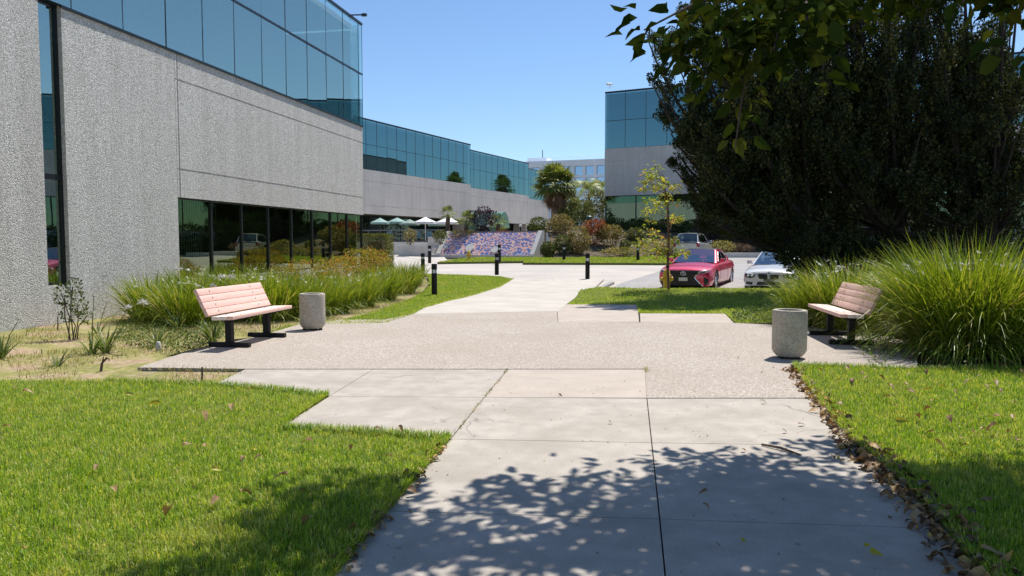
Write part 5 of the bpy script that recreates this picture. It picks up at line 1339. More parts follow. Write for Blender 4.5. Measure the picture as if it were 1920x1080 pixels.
# ---------------------------------------------------------------- bollard lights
def bollard(label, px, py, h, first=[None]):
    p = gp(px, py)
    s = h / .95
    if first[0] is None:
        t = thing('bollard_light', label, 'bollard', (p.x, p.y, p.z), 0, 'black bollard lights along the drive')
        m = MB(); m.lathe([(.088, 0), (.088, .664)], 24); m.build('post', MT['black_paint'], t, smooth=True)
        m = MB(); m.lathe([(.080, .664), (.080, .775)], 24); ln = m.build('lens', MT['white_band'], t, smooth=True)
        for k in range(4): a = k * math.pi / 2 + .78; m = MB(); m.box(.084 * math.cos(a) - .008, .084 * math.cos(a) + .008, .084 * math.sin(a) - .008, .084 * math.sin(a) + .008, .664, .775); m.build('louver', MT['black_paint'], ln)
        m = MB(); m.lathe([(.088, .775), (.088, .935), (.08, .95), (0, .952)], 24, closed=True); m.build('cap', MT['black_paint'], t, smooth=True)
        first[0] = t
    else:
        t = copy_tree(first[0]); t.location = (p.x, p.y, p.z); t['label'] = label
    t.scale = (1, 1, s)
for a in (('black bollard light standing in the near left lawn', 814.5, 552.5, .96), ('black bollard light at the right end of the strappy bed', 793, 511, .84), ('black bollard light in front of the planter box', 805.5, 493.6, .93),
          ('black bollard light at the far tip of the left lawn', 931.5, 515.5, .90), ('black bollard light on the far lawn before the tiles', 936.3, 491.4, .95), ('black bollard light under the tall olive shrub', 1057.5, 488.6, .91),
          ('black bollard light at the corner of the path and parking lot', 1101.5, 523, 1.0), ('black bollard light on the far lawn left of the young tree', 1196, 489, .85)):
    bollard(*a)
# ---------------------------------------------------------------- hydrants
def hydrant(label, x, y, z, s):
    t = thing('fire_hydrant', label, 'hydrant', (x, y, z), .4, 'yellow fire hydrants'); t.scale = (s, s, s)
    m = MB(); m.lathe([(.15, 0), (.15, .04), (.105, .045), (.10, .42), (.125, .43), (.125, .47), (.105, .48), (.095, .56), (.06, .62), (.03, .64), (.03, .68), (0, .68)], 16, closed=True); m.build('body', MT['yellow'], t, smooth=True)
    for (a, l, r) in ((0, .2, .06), (math.pi, .2, .06), (-math.pi / 2, .2, .075)):
        m = MB(); d = Vector((math.cos(a), math.sin(a), 0)); m.tube([d * .08 + Vector((0, 0, .34)), d * .16 + Vector((0, 0, .34)), d * .165 + Vector((0, 0, .34)), d * l + Vector((0, 0, .34))], [r * .8, r * .8, r, r], n=10); m.build('outlet', MT['yellow'], t, smooth=True)
p = gp(879, 487, .03); hydrant('yellow fire hydrant on the tip of the far lawn before the tiles', p.x, p.y, p.z, .82)
p = gp(1247, 546); p.z += .05; hydrant('yellow fire hydrant half hidden behind the young tree trunk', p.x + .12, p.y + .35, p.z - .04, 1.1)
# ---------------------------------------------------------------- patio furniture
MT['green_canvas'] = noisy('pale green canvas', (0.24, 0.36, 0.32), (0.29, 0.41, 0.37), scale=3, rough=.8, world=False)
MT['sage_canvas'] = noisy('sage canvas', (0.20, 0.27, 0.23), (0.25, 0.32, 0.27), scale=3, rough=.8, world=False)
MT['white_canvas'] = noisy('white canvas', (0.72, 0.72, 0.72), (0.8, 0.8, 0.79), scale=3, rough=.8, world=False)
def umbrella(label, x0, x1, yt, yr, Y, mat, base=None):
    c = wp((x0 + x1) / 2, yt, Y); r = (x1 - x0) / 2 * Y / F; zt = c.z; zr = wp(x0, yr, Y).z
    t = thing('patio_umbrella', label, 'umbrella', (c.x, Y, PZ), rnd.uniform(0, 1), 'open umbrellas on the patio')
    m = MB(); n = 8; vs = [(0, 0, zt - PZ)]; fs = []
    for (f, zf) in ((.5, .46), (1.0, .0)):
        for k in range(n): vs.append((r * f * math.cos(6.283 * k / n), r * f * math.sin(6.283 * k / n), zr - PZ + (zt - zr) * (zf if f < 1 else 0)))
    for k in range(n):
        k2 = (k + 1) % n; fs += [(0, 1 + k, 1 + k2), (1 + k, 9 + k, 9 + k2, 1 + k2)]
    vs += [(v[0], v[1], v[2] - .14) for v in vs[9:17]]
    for k in range(n): fs.append((9 + k, 17 + k, 17 + (k + 1) % n, 9 + (k + 1) % n))
    m.add(vs, fs); m.build('canopy', mat, t)
    m = MB(); m.tube([(0, 0, 0), (0, 0, zt - PZ + .08)], .03, n=8); m.build('pole', MT['white'] if mat is MT['white_canvas'] else MT['frame'], t)
    m = MB(); m.lathe([(.28, .0), (.28, .05), (.05, .09), (.05, .25)], 14); m.build('base', MT['frame'], t)
umbrella('pale green umbrella, leftmost on the patio', 695, 730, 408.2, 417, 57, MT['green_canvas'])
umbrella('pale green umbrella, second from the left on the patio', 727, 762, 407.6, 415.8, 58, MT['green_canvas'])
umbrella('darker sage umbrella overlapping the two pale green ones', 749, 787, 411, 419, 56, MT['sage_canvas'])
umbrella('white umbrella on a white pole in the middle of the patio', 777, 818, 406.4, 416.2, 55, MT['white_canvas'])
umbrella('white umbrella behind the small potted fan palm', 818, 861, 405.2, 416.8, 56, MT['white_canvas'])
umbrella('low sage umbrella between the two white ones', 802, 840, 414.6, 420.6, 60, MT['sage_canvas'])
MT['teal_plastic'] = plain('teal plastic', (0.10, 0.22, 0.27), rough=.5)
def ptable(label, px, Y):
    c = wp(px, 445, Y); t = thing('patio_table', label, 'table', (c.x, Y, PZ), 0, 'tables on the patio')
    m = MB(); m.lathe([(.5, .70), (.52, .715), (.52, .735), (0, .737)], 20, closed=True); m.build('tabletop', MT['frame'], t)
    m = MB(); m.tube([(0, 0, .03), (0, 0, .70)], .035, n=8); m.build('leg', MT['frame'], t)
    m = MB(); m.lathe([(.28, 0), (.27, .02), (.05, .04)], 16); m.build('base', MT['frame'], t)
def pchair(label, px, Y, rz):
    c = wp(px, 445, Y); t = thing('patio_chair', label, 'chair', (c.x, Y, PZ), rz, 'teal chairs on the patio')
    m = MB(); m.bev(-.23, .23, -.22, .22, .43, .46, .01); m.build('seat', MT['teal_plastic'], t)
    m = MB(); m.bev(-.23, .23, .20, .235, .50, .88, .01); m.build('backrest', MT['teal_plastic'], t)
    for sx_ in (-.2, .2):
        for sy_ in (-.19, .21):
            m = MB(); m.tube([(sx_, sy_, 0), (sx_, sy_, .43 if sy_ < 0 else .52)], .014, n=6); m.build('leg', MT['frame'], t)
ptable('round dark table under the sage umbrella', 764, 52); ptable('round dark table under the middle white umbrella', 796, 53); ptable('round dark table under the leftmost umbrella', 722, 53)
pchair('teal chair left of the table under the middle white umbrella', 784, 51.6, .4); pchair('teal chair right of the table under the middle white umbrella', 802, 51.4, -.5); pchair('teal chair by the table under the leftmost umbrella', 735, 51.8, 2.6)
for (px, Y, lab) in ((915, 48.6, 'short path light with white head beside the purple tree'), (976, 49.4, 'short path light with white head near the dark office doors')):
    c = wp(px, 421, Y); t = thing('path_light', lab, 'path light', (c.x, Y, PZ), 0, 'path lights on the patio')
    h = c.z - PZ
    m = MB(); m.tube([(0, 0, 0), (0, 0, h - .15)], .04, n=8); m.build('post', MT['black_paint'], t)
    m = MB(); m.lathe([(.09, h - .15), (.10, h - .02), (.07, h), (0, h)], 12, closed=True); m.build('lamp_head', MT['white'], t)
c = wp(1104.5, 404, 52); t = thing('utility_pillar', 'dark green round-topped utility pillar among the bank shrubs', 'utility box', (c.x, 52, bank_z(c.x, 52) - .05))
MT['util'] = plain('dark green paint', (0.02, 0.07, 0.05), rough=.5)
hh = c.z - bank_z(c.x, 52) + .05
m = MB(); m.lathe([(.20, 0), (.20, hh - .16)], 20); m.build('body', MT['util'], t, smooth=True)
m = MB(); m.lathe([(.225, hh - .16), (.225, hh - .10), (.15, hh - .02), (0, hh)], 20, closed=True); m.build('cap', MT['util'], t, smooth=True)
# ---------------------------------------------------------------- parked cars
MT['red_paint'] = plain('red car paint', (0.74, 0.035, 0.09), rough=.3, metal=.2, coat=1, var=.05)
MT['silver_paint'] = plain('silver car paint', (0.55, 0.55, 0.56), rough=.32, metal=.5, coat=.8, var=.04)
MT['white_paint'] = plain('white car paint', (0.74, 0.75, 0.77), rough=.25, coat=1, var=.03)
MT['car_glass'] = glassmat('car glass', (.78, .86, .92), (.30, .36, .36), .28)
MT['dark_glass'] = glassmat('tinted car glass', (.6, .66, .72), (.06, .07, .07), .16)
MT['trim'] = plain('black trim', (0.012, 0.012, 0.012), rough=.4)
MT['lamp_lens'] = plain('headlamp lens', (0.55, 0.57, 0.60), rough=.08, metal=.6, coat=1)
MT['tail_red'] = plain('tail lamp red', (0.36, 0.02, 0.02), rough=.15, coat=1)
MT['plate'] = plain('licence plate', (0.60, 0.60, 0.58), rough=.5)
MT['cabin_dark'] = plain('car interior', (0.035, 0.035, 0.038), rough=.9)
def catmull(P, per):
    P = np.array(P, float); n = len(P); out = []
    for i in range(n - 1):
        p0, p1, p2, p3 = P[max(i - 1, 0)], P[i], P[i + 1], P[min(i + 2, n - 1)]
        k = per(p1, p2)
        for j in range(k):
            t = j / k
            out.append(.5 * (2 * p1 + (p2 - p0) * t + (2 * p0 - 5 * p1 + 4 * p2 - p3) * t * t + (3 * p1 - p0 - 3 * p2 + p3) * t ** 3))
    out.append(P[-1]); return np.array(out)
def car(label, cat, loc, rz, paint, st, wheels, wr, cabin, roofmat=None, group='parked cars'):
    t = thing('parked_car', label, cat, loc, rz, group)
    S = catmull(st, lambda a, b_: max(1, int(abs(b_[0] - a[0]) / .07)))
    rows = []
    for (y, zb, zs, zc, wl, wm, ws) in S:
        h = zs - zb
        prof = [(wl * .9, zb), (wl, zb + .07 * h), (wm * .985, zb + .30 * h), (wm, zb + .52 * h), (wm * .985, zb + .74 * h), (ws + (wm - ws) * .55, zs - .06 * h), (ws, zs), (ws * .62, zs + (zc - zs) * .68), (0, zc)]
        fine = []
        for i in range(len(prof) - 1):
            k = 3 if i < 5 else 2
            for j in range(k): fine.append(tuple(np.array(prof[i]) + (np.array(prof[i + 1]) - np.array(prof[i])) * j / k))
        fine.append(prof[-1])
        half = [(x, y, z) for x, z in fine]
        rows.append(half + [(-x, y, z) for x, y_, z in half[-2::-1]])
    k = len(rows[0]); V = np.array(rows)          # (n,k,3)
    ra = wr * 1.10
    for wy in wheels:
        d = np.hypot(V[..., 1] - wy, V[..., 2] - wr); near = (np.abs(d - ra) < .05) & (np.abs(V[..., 0]) > .45) & (d > 1e-3)
        f = np.where(near, ra / np.maximum(d, 1e-3), 1.0)
        V[..., 1] = wy + (V[..., 1] - wy) * f; V[..., 2] = wr + (V[..., 2] - wr) * f
    n = len(V); fs = []
    for i in range(n - 1):
        for j in range(k - 1):
            q = [(i, j), (i, j + 1), (i + 1, j + 1), (i + 1, j)]
            c = np.mean([V[a] for a in q], 0)
            if any(math.hypot(c[1] - wy, c[2] - wr) < ra - .004 for wy in wheels) and abs(c[0]) > .45: continue
            fs.append(tuple(a * k + b_ for a, b_ in q))
        # floor
    fs.append(tuple(range(k))); fs.append(tuple((n - 1) * k + j for j in range(k))[::-1])
    m = MB(); m.add(V.reshape(-1, 3), fs); body = m.build('body', paint, t, smooth=True)
    bvh = BVHTree.FromPolygons([Vector(v) for v in V.reshape(-1, 3)], [f for f in fs if len(f) == 4] + [fs[-1], fs[-2]])
    m = MB(); m.box(-.62, .62, st[1][0] + .25, st[-2][0] - .25, .17, .24); m.build('floor_pan', MT['trim'], t)
    for wy in wheels:
        for sg in (-1, 1):
            m = MB(); m.lathe([(ra + .015, .40 * sg), (ra + .01, .80 * sg)], 28, (0, wy, wr), axis='x', closed=True); m.lathe([(ra + .015, .40 * sg), (0.01, .395 * sg)], 28, (0, wy, wr), axis='x', closed=True); m.build('wheel_arch', MT['trim'], t)
            wt = MB(); x1 = (st[len(st) // 2][5] - .015) * sg; x0 = x1 - .215 * sg
            wt.lathe([(wr * .66, x0), (wr * .97, x0), (wr, x0 + .03 * sg), (wr, x1 - .03 * sg), (wr * .97, x1), (wr * .68, x1 - .004 * sg)], 32, (0, wy, wr), axis='x', closed=True)
            wo = wt.build('wheel', MT['rubber'], t, smooth=True)
            rm = MB(); rm.lathe([(wr * .68, x1 - .008 * sg), (wr * .63, x1 - .01 * sg), (wr * .62, x1 - .06 * sg)], 32, (0, wy, wr), axis='x', closed=True)
            for s in range(10):
                a = s * math.pi / 5; c, sn = math.cos(a), math.sin(a)
                rm.tube([(x1 - .03 * sg, wy + c * .04, wr + sn * .04), (x1 - .018 * sg, wy + c * wr * .63, wr + sn * wr * .63)], [.022, .016], n=5)
            rm.lathe([(0, x1 - .02 * sg), (.06, x1 - .022 * sg), (.06, x1 - .05 * sg)], 14, (0, wy, wr), axis='x', closed=True)
            rm.build('rim', MT['chrome'], wo, smooth=True)
            dk = MB(); dk.lathe([(0.0, x1 - .09 * sg), (wr * .64, x1 - .085 * sg)], 24, (0, wy, wr), axis='x', closed=True); dk.build('brake_disc', MT['trim'], wo)
    # ---- cabin
    A, B, Cc, D = cabin['A'], cabin['B'], cabin['C'], cabin['D']      # (halfwidth, y, z)
    bow = cabin.get('bow', .16)
    def curve(P, x, crown): 
        u = x / P[0]; return Vector((x, P[1] - bow * (1 - u * u) * (1 if P in (A, B) else -1) * (1 if P in (A, D) else .45), P[2] + crown * (1 - u * u)))
    def sheet(P, Q, cp, cq, m0, m1, lift, mat, nm, par, nx=14, ny=6, arch=0.0):
        mm = MB(); vs = []
        for i in range(ny + 1):
            v = m0 + (1 - m0 - m1) * i / ny
            for j in range(nx + 1):
                u = (-1 + 2 * j / nx) * (1 - (.065 if lift else 0))
                a, b_ = curve(P, P[0] * u, cp), curve(Q, Q[0] * u, cq)
                p = a.lerp(b_, v) + Vector((0, 0, arch * math.sin(math.pi * v))); vs.append(p)
        nrm = (vs[1] - vs[0]).cross(vs[nx + 1] - vs[0]).normalized()
        if nrm.z < 0: nrm = -nrm
        vs = [p + nrm * lift for p in vs]
        mm.add(vs, [(i * (nx + 1) + j, i * (nx + 1) + j + 1, (i + 1) * (nx + 1) + j + 1, (i + 1) * (nx + 1) + j) for i in range(ny) for j in range(nx)])
        return mm.build(nm, mat, par, smooth=True, fixn=False)
    zR = max(B[2], Cc[2])
    sh = MB()
    # side panels of the cabin
    top = [(B[1] + (Cc[1] - B[1]) * i / 6, B[2] + (Cc[2] - B[2]) * i / 6 + cabin.get('arch', .03) * math.sin(math.pi * i / 6)) for i in range(7)]
    prof = [(A[1], A[2])] + top + [(D[1], D[2])]
    def xat(y, z):
        t0 = max(0, min(1, (z - min(A[2], D[2])) / (zR - min(A[2], D[2])))); 
        wb = A[0] + (D[0] - A[0]) * max(0, min(1, (y - A[1]) / (D[1] - A[1]))); wt_ = B[0] + (Cc[0] - B[0]) * max(0, min(1, (y - B[1]) / (Cc[1] - B[1])))
        return wb + (wt_ - wb) * t0
    for sg in (-1, 1):
        vs = [(xat(y, z) * sg, y, z) for y, z in prof] + [(xat(y, .0) * sg, y, A[2] - .06) for y in (D[1], (A[1] + D[1]) / 2, A[1])]
        sh.add(vs, [tuple(range(len(vs)))])
        for nm, poly in cabin['side']:
            g = MB(); vs = [((xat(y, z) + .006) * sg, y, z) for y, z in poly]; g.add(vs, [tuple(range(len(vs)))]); wnd = g.build(nm, MT['dark_glass'], t, fixn=False)
            cl = MB(); cl.tube([((xat(y, z) + .008) * sg, y, z) for y, z in poly + poly[:1]], .009, n=5, cap=False); cl.build('trim', MT['chrome'] if cabin.get('chrome', True) else MT['trim'], wnd)
    sh.build('pillars', paint, t)
    def frame_sheet(P, Q, cp, cq, nm):
        # painted pillar strips at both edges and a dark band at the base of the glass
        mm = MB()
        for sg in (-1, 1):
            vs = []
            for i in range(7):
                for u in (1.0, .90):
                    vs.append(curve(P, P[0] * u * sg, cp).lerp(curve(Q, Q[0] * u * sg, cq), i / 6))
            mm.add(vs, [(2 * i, 2 * i + 1, 2 * i + 3, 2 * i + 2) for i in range(6)])
        mm.build('pillar', paint, t)
    frame_sheet(A, B, .015, .03, 'p'); frame_sheet(Cc, D, .03, .015, 'p')
    sheet(A, B, .015, .03, .02, .03, .004, MT['car_glass'], 'windshield', t)
    sheet(B, Cc, .03, .03, 0, 0, 0, roofmat or paint, 'roof', t, ny=8, arch=cabin.get('arch', .03))
    rw = sheet(Cc, D, .03, .015, .04, .06, .004, MT['dark_glass'] if cabin.get('dark_rear') else MT['car_glass'], 'rear_window', t)
    m = MB(); m.box(-A[0] * .9, A[0] * .9, A[1] + .05, A[1] + .45, A[2] - .16, A[2] - .03); m.build('dashboard', MT['cabin_dark'], t)
    m = MB()
    for xx in (-.36, .36):
        for yy in (cabin['seat'], cabin['seat'] + .95):
            m.bev(xx - .24, xx + .24, yy, yy + .14, .45, 1.02, .05); m.bev(xx - .13, xx + .13, yy + .02, yy + .12, 1.04, 1.20 if zR > 1.4 else 1.14, .04)
    m.build('seats', MT['cabin_dark'], t)
    for sg in (-1, 1):
        m = MB(); mx = A[0] + .02
        m.bev(mx * sg + (0.04 if sg > 0 else -.22), mx * sg + (.22 if sg > 0 else -.04), A[1] + .34, A[1] + .44, A[2] + .02, A[2] + .16, .035)
        m.tube([((mx - .04) * sg, A[1] + .38, A[2] - .01), ((mx + .09) * sg, A[1] + .39, A[2] + .07)], .018, n=6)
        mo = m.build('mirror', paint, t, smooth=True)
        m = MB(); m.box(min(mx * sg + .06 * sg, mx * sg + .20 * sg), max(mx * sg + .06 * sg, mx * sg + .20 * sg), A[1] + .4405, A[1] + .446, A[2] + .04, A[2] + .14); m.build('mirror_glass', MT['chrome'], mo)
    # ---- decals that follow the bodywork
    dirs = {'front': (Vector((0, -5, 0)), Vector((0, 1, 0))), 'rear': (Vector((0, 5, 0)), Vector((0, -1, 0))), 'side': (Vector((3, 0, 0)), Vector((-1, 0, 0))), 'other': (Vector((-3, 0, 0)), Vector((1, 0, 0)))}
    def hit(p, ax):
        o, d = dirs[ax]
        org = Vector((p[0], o.y, p[1])) if ax in ('front', 'rear') else Vector((o.x, p[0], p[1]))
        h = bvh.ray_cast(org, d)
        if h[0] is None:
            h = bvh.find_nearest(Vector((p[0], st[0][0] if ax == 'front' else st[-1][0], p[1])) if ax in ('front', 'rear') else Vector((.9 if ax == 'side' else -.9, p[0], p[1])))
        return h[0] - d * 0.0, d
    def decal(nm, poly, ax, mat, off=.006, par=None, mirror=False):
        outs = []
        for mr in ((1, -1) if mirror else (1,)):
            bm = bmesh.new(); vv_ = [bm.verts.new((p[0] * mr if ax in ('front', 'rear') else p[0], p[1], 0)) for p in poly]
            bm.faces.new(vv_); bmesh.ops.triangulate(bm, faces=bm.faces[:])
            for _ in range(3): bmesh.ops.subdivide_edges(bm, edges=[e for e in bm.edges if e.calc_length() > .05], cuts=1, use_grid_fill=False); bmesh.ops.triangulate(bm, faces=bm.faces[:])
            for v in bm.verts:
                h, d = hit((v.co.x, v.co.y), ('other' if mr < 0 and ax == 'side' else ax)); v.co = h - d * off
            me = bpy.data.meshes.new(nm); bm.to_mesh(me); bm.free(); me.materials.append(mat)
            o = link(bpy.data.objects.new(nm, me), par or t); outs.append(o)
        return outs
    def line(nm, pts, ax, mat, r=.008, off=.004, par=None, mirror=False, closed=False):
        for mr in ((1, -1) if mirror else (1,)):
            pp = []
            q = pts + pts[:1] if closed else pts
            for i in range(len(q) - 1):
                for j in range(5):
                    u = q[i][0] + (q[i + 1][0] - q[i][0]) * j / 5, q[i][1] + (q[i + 1][1] - q[i][1]) * j / 5
                    pp.append((u[0] * mr if ax in ('front', 'rear') else u[0], u[1]))
            pp.append((q[-1][0] * mr if ax in ('front', 'rear') else q[-1][0], q[-1][1]))
            ax2 = 'other' if mr < 0 and ax == 'side' else ax
            m_ = MB(); m_.tube([hit(p, ax2)[0] - hit(p, ax2)[1] * off for p in pp], r, n=5); m_.build(nm, mat, par or t, smooth=True)
    return t, decal, line, hit

# --- red sedan
stR = [(-2.60, .22, .60, .64, .60, .66, .56), (-2.54, .18, .70, .74, .74, .82, .68), (-2.36, .16, .76, .82, .84, .91, .77), (-1.95, .16, .82, .89, .88, .94, .82), (-1.40, .17, .87, .95, .88, .945, .83), (-.85, .17, .91, .98, .87, .94, .82),
       (0, .17, .94, .97, .88, .945, .83), (.9, .17, .96, .98, .89, .95, .83), (1.6, .17, .98, 1.02, .88, .95, .80), (2.2, .19, .99, 1.04, .84, .91, .74), (2.52, .24, .97, 1.01, .76, .83, .66), (2.62, .32, .85, .90, .66, .72, .58)]
cabR = dict(A=(.80, -.95, .945), B=(.60, -.02, 1.405), C=(.57, 1.25, 1.385), D=(.70, 2.10, 1.03), arch=.045, seat=.1,
            side=[('side_window', [(-.48, .985), (.12, 1.33), (.55, 1.365), (.55, .985)]), ('side_window', [(.60, .985), (.60, 1.365), (1.02, 1.35), (1.45, 1.235), (1.62, 1.07), (1.50, 1.0)])])
axis = R(26)
tR, dec, lin, hit = car('glossy red sedan with black roof facing the camera behind the young tree', 'car', (7.02, 27.75, -.02), -axis, MT['red_paint'], stR, (-1.60, 1.53), .355, cabR, roofmat=MT['trim'])
gr = dec('grille', [(-.58, .705), (.58, .705), (.36, .50), (.40, .44), (.62, .20), (-.62, .20), (-.40, .44), (-.36, .50)], 'front', MT['trim'], .012)[0]
lin('grille_surround', [(.60, .71), (.37, .50), (.42, .43), (.66, .19)], 'front', MT['chrome'], .014, .014, gr, mirror=True)
lin('grille_surround', [(-.58, .715), (.58, .715)], 'front', MT['chrome'], .006, .012, gr)
for z in np.arange(.23, .69, .035):
    w = .36 + max(0, (z - .5)) * 1.05 if z > .47 else .40 + (.44 - z) * .9
    lin('grille_bar', [(-w + .03, z), (w - .03, z)], 'front', MT['rubber'], .006, .014, gr)
# oval ring with a bent stroke
em = MB(); c0, d0 = hit((0, .615), 'front')
ring = [Vector((math.cos(a) * .088, c0.y - .035, .615 + math.sin(a) * .064)) for a in [k * 2 * math.pi / 20 for k in range(21)]]
em.tube(ring, .010, n=6); em.tube([Vector((.03, c0.y - .035, .668)), Vector((-.035, c0.y - .035, .605)), Vector((-.03, c0.y - .035, .592)), Vector((.06, c0.y - .035, .592))], .010, n=6); em.build('emblem', MT['chrome'], gr, smooth=True)
pm = MB(); pm.bev(-.155, .155, c0.y - .055, c0.y - .035, .36, .48, .006); pm.build('license_plate', MT['plate'], tR)
hl = dec('headlight', [(.48, .655), (.60, .705), (.88, .755), (.885, .73), (.80, .665), (.62, .635)], 'front', MT['trim'], .008, mirror=True)
for h_ in hl: pass
for i, mr in enumerate((1, -1)):
    lin('lamp_lens', [(.50 * mr, .66), (.62 * mr, .695), (.85 * mr, .742)], 'front', MT['white_band'], .016, .014, hl[i]); 
    for u in (.58, .67, .76): 
        b_, d_ = hit((u * mr, .66 + (u - .5) * .22), 'front'); mm2 = MB(); mm2.bev(b_.x - .035, b_.x + .035, b_.y - .025, b_.y - .012, b_.z - .018, b_.z + .018, .006); mm2.build('lamp', MT['lamp_lens'], hl[i])
    lin('running_light', [(.56 * mr, .62), (.70 * mr, .64), (.86 * mr, .69)], 'front', MT['chrome'], .007, .01, hl[i])
dec('air_intake', [(.68, .50), (.84, .44), (.86, .24), (.70, .22)], 'front', MT['trim'], .007, mirror=True)
lin('bumper_lip', [(-.80, .19), (.80, .19)], 'front', MT['trim'], .014, .0)
for sg in (1, -1):
    ax = 'side' if sg > 0 else 'other'
    for y in (-.86, .57, 1.36): lin('door_seam', [(y, .26), (y - .03, .60), (y + (.02 if y < 1 else -.2), .925)], ax, MT['trim'], .004, .001)
    lin('sill_trim', [(-1.15, .245), (1.1, .245)], ax, MT['trim'], .018, .001)
    for y in (.35, 1.22): lin('door_handle', [(y - .11, .76), (y + .10, .77)], ax, MT['chrome'], .012, .016)
lin('hood_seam', [(-.80, .775), (-.56, .725), (.56, .725), (.80, .775)], 'front', MT['trim'], .004, .002)
dec('tail_light', [(.45, .86), (.80, .90), (.82, .82), (.50, .78)], 'rear', MT['tail_red'], .008, mirror=True)

# --- white coupe
stW = [(-2.28, .22, .58, .62, .60, .66, .54), (-2.20, .18, .66, .72, .72, .80, .66), (-1.98, .16, .72, .79, .82, .87, .74), (-1.5, .16, .79, .87, .84, .89, .77), (-.9, .17, .86, .93, .84, .89, .78),
       (0, .17, .90, .93, .84, .89, .78), (.8, .17, .92, .94, .85, .90, .78), (1.5, .17, .94, .97, .84, .89, .74), (2.1, .22, .94, .98, .76, .83, .66), (2.30, .32, .84, .88, .66, .72, .56)]
cabW = dict(A=(.75, -.85, .895), B=(.56, .0, 1.335), C=(.54, .95, 1.335), D=(.66, 1.85, .98), arch=.035, seat=.05, chrome=False,
            side=[('side_window', [(-.42, .93), (.10, 1.26), (.62, 1.29), (.62, .93)]), ('side_window', [(.67, .93), (.67, 1.29), (.95, 1.27), (1.42, 1.02), (1.35, .95)])])
tW, dec, lin, hit = car('white coupe with twin black grilles partly hidden by the juniper', 'car', (9.72, 27.2, -.04), -axis, MT['white_paint'], stW, (-1.42, 1.34), .325, cabW)
for i, g_ in enumerate(dec('kidney_grille', [(.03, .60), (.06, .625), (.32, .625), (.36, .585), (.32, .47), (.26, .45), (.06, .45), (.03, .48)], 'front', MT['trim'], .010, mirror=True)):
    mr = 1 if i == 0 else -1
    lin('grille_surround', [(.03 * mr, .60), (.06 * mr, .625), (.32 * mr, .625), (.36 * mr, .585), (.32 * mr, .47), (.26 * mr, .45), (.06 * mr, .45), (.03 * mr, .48)], 'front', MT['chrome'], .008, .012, g_, closed=True)
hl = dec('headlight', [(.44, .60), (.80, .635), (.82, .58), (.76, .50), (.60, .475), (.48, .50)], 'front', MT['trim'], .008, mirror=True)
for i, mr in enumerate((1, -1)):
    for u in (.55, .68):
        b_, d_ = hit((u * mr, .55), 'front'); mm2 = MB(); mm2.lathe([(.0, -.02), (.045, -.018), (.05, 0)], 14, (b_.x, b_.y - .004, b_.z), axis='y', closed=True); mm2.build('lamp', MT['lamp_lens'], hl[i])
    lin('lamp_rim', [(.46 * mr, .595), (.80 * mr, .63)], 'front', MT['chrome'], .008, .010, hl[i])
dec('air_intake', [(-.36, .36), (.36, .36), (.40, .24), (-.40, .24)], 'front', MT['trim'], .008)
dec('fog_recess', [(.52, .34), (.74, .36), (.76, .27), (.54, .25)], 'front', MT['trim'], .007, mirror=True)
b_, d_ = hit((0, .40), 'front'); pm = MB(); pm.bev(-.165, .165, b_.y - .03, b_.y - .012, .335, .455, .006); pm.build('license_plate', MT['trim'], tW); pm = MB(); pm.bev(-.145, .145, b_.y - .035, b_.y - .031, .35, .44, .001); pm.build('license_plate', MT['groove'], tW)
b_, d_ = hit((0, .655), 'front')
em = MB(); em.lathe([(0, -.016), (.040, -.016), (.042, 0)], 18, (0, b_.y, .66), axis='y', closed=True); emo = em.build('emblem', MT['trim'], tW)
MT['em_blue'] = plain('emblem blue', (.05, .2, .55)); 
for a0, mt_ in ((0, 'white'), (1, 'em_blue'), (2, 'white'), (3, 'em_blue')):
    q = MB(); vs = [(0, b_.y - .0185, .66)] + [(math.cos(a0 * math.pi / 2 + k * math.pi / 10) * .028, b_.y - .0185, .66 + math.sin(a0 * math.pi / 2 + k * math.pi / 10) * .028) for k in range(6)]
    q.add(vs, [(0, k, k + 1) for k in range(1, 6)]); q.build('emblem_quarter', MT[mt_], emo)
lin('hood_seam', [(-.72, .70), (-.40, .655), (.40, .655), (.72, .70)], 'front', MT['groove'], .003, .001)
for sg in (1, -1):
    ax = 'side' if sg > 0 else 'other'
    for y in (-.80, .66): lin('door_seam', [(y, .24), (y, .6), (y + .02, .88)], ax, MT['groove'], .004, .001)
    lin('door_handle', [(.35, .74), (.55, .745)], ax, MT['white_paint'], .013, .016)
lin('wiper', [(-.5, .90), (.1, .915)], 'front', MT['trim'], .008, .02)

# --- silver hatchback, tail toward the camera
stS = [(-1.95, .24, .62, .68, .58, .64, .54), (-1.88, .20, .72, .80, .70, .78, .66), (-1.6, .18, .82, .92, .78, .82, .72), (-1.1, .18, .90, 1.02, .80, .835, .76), (-.6, .18, .93, .98, .80, .835, .76),
       (.2, .18, .95, .97, .81, .84, .77), (1.0, .18, .98, 1.0, .81, .84, .76), (1.6, .20, 1.0, 1.02, .79, .83, .74), (1.88, .26, 1.0, 1.01, .75, .80, .70), (1.96, .34, .92, .95, .68, .74, .62)]
cabS = dict(A=(.74, -1.05, .96), B=(.58, -.1, 1.50), C=(.565, 1.50, 1.51), D=(.69, 1.93, 1.0), arch=.04, seat=-.15, dark_rear=True, chrome=False, bow=.10,
            side=[('side_window', [(-.62, 1.0), (.0, 1.42), (.30, 1.44), (.30, 1.0)]), ('side_window', [(.35, 1.0), (.35, 1.44), (.98, 1.44), (.98, 1.02)]), ('side_window', [(1.04, 1.04), (1.04, 1.43), (1.40, 1.42), (1.58, 1.12)])])
tS, dec, lin, hit = car('silver hatchback seen from behind over the red car roof', 'car', (11.0, 45.0, .66), math.pi - axis, MT['silver_paint'], stS, (-1.30, 1.18), .30, cabS)
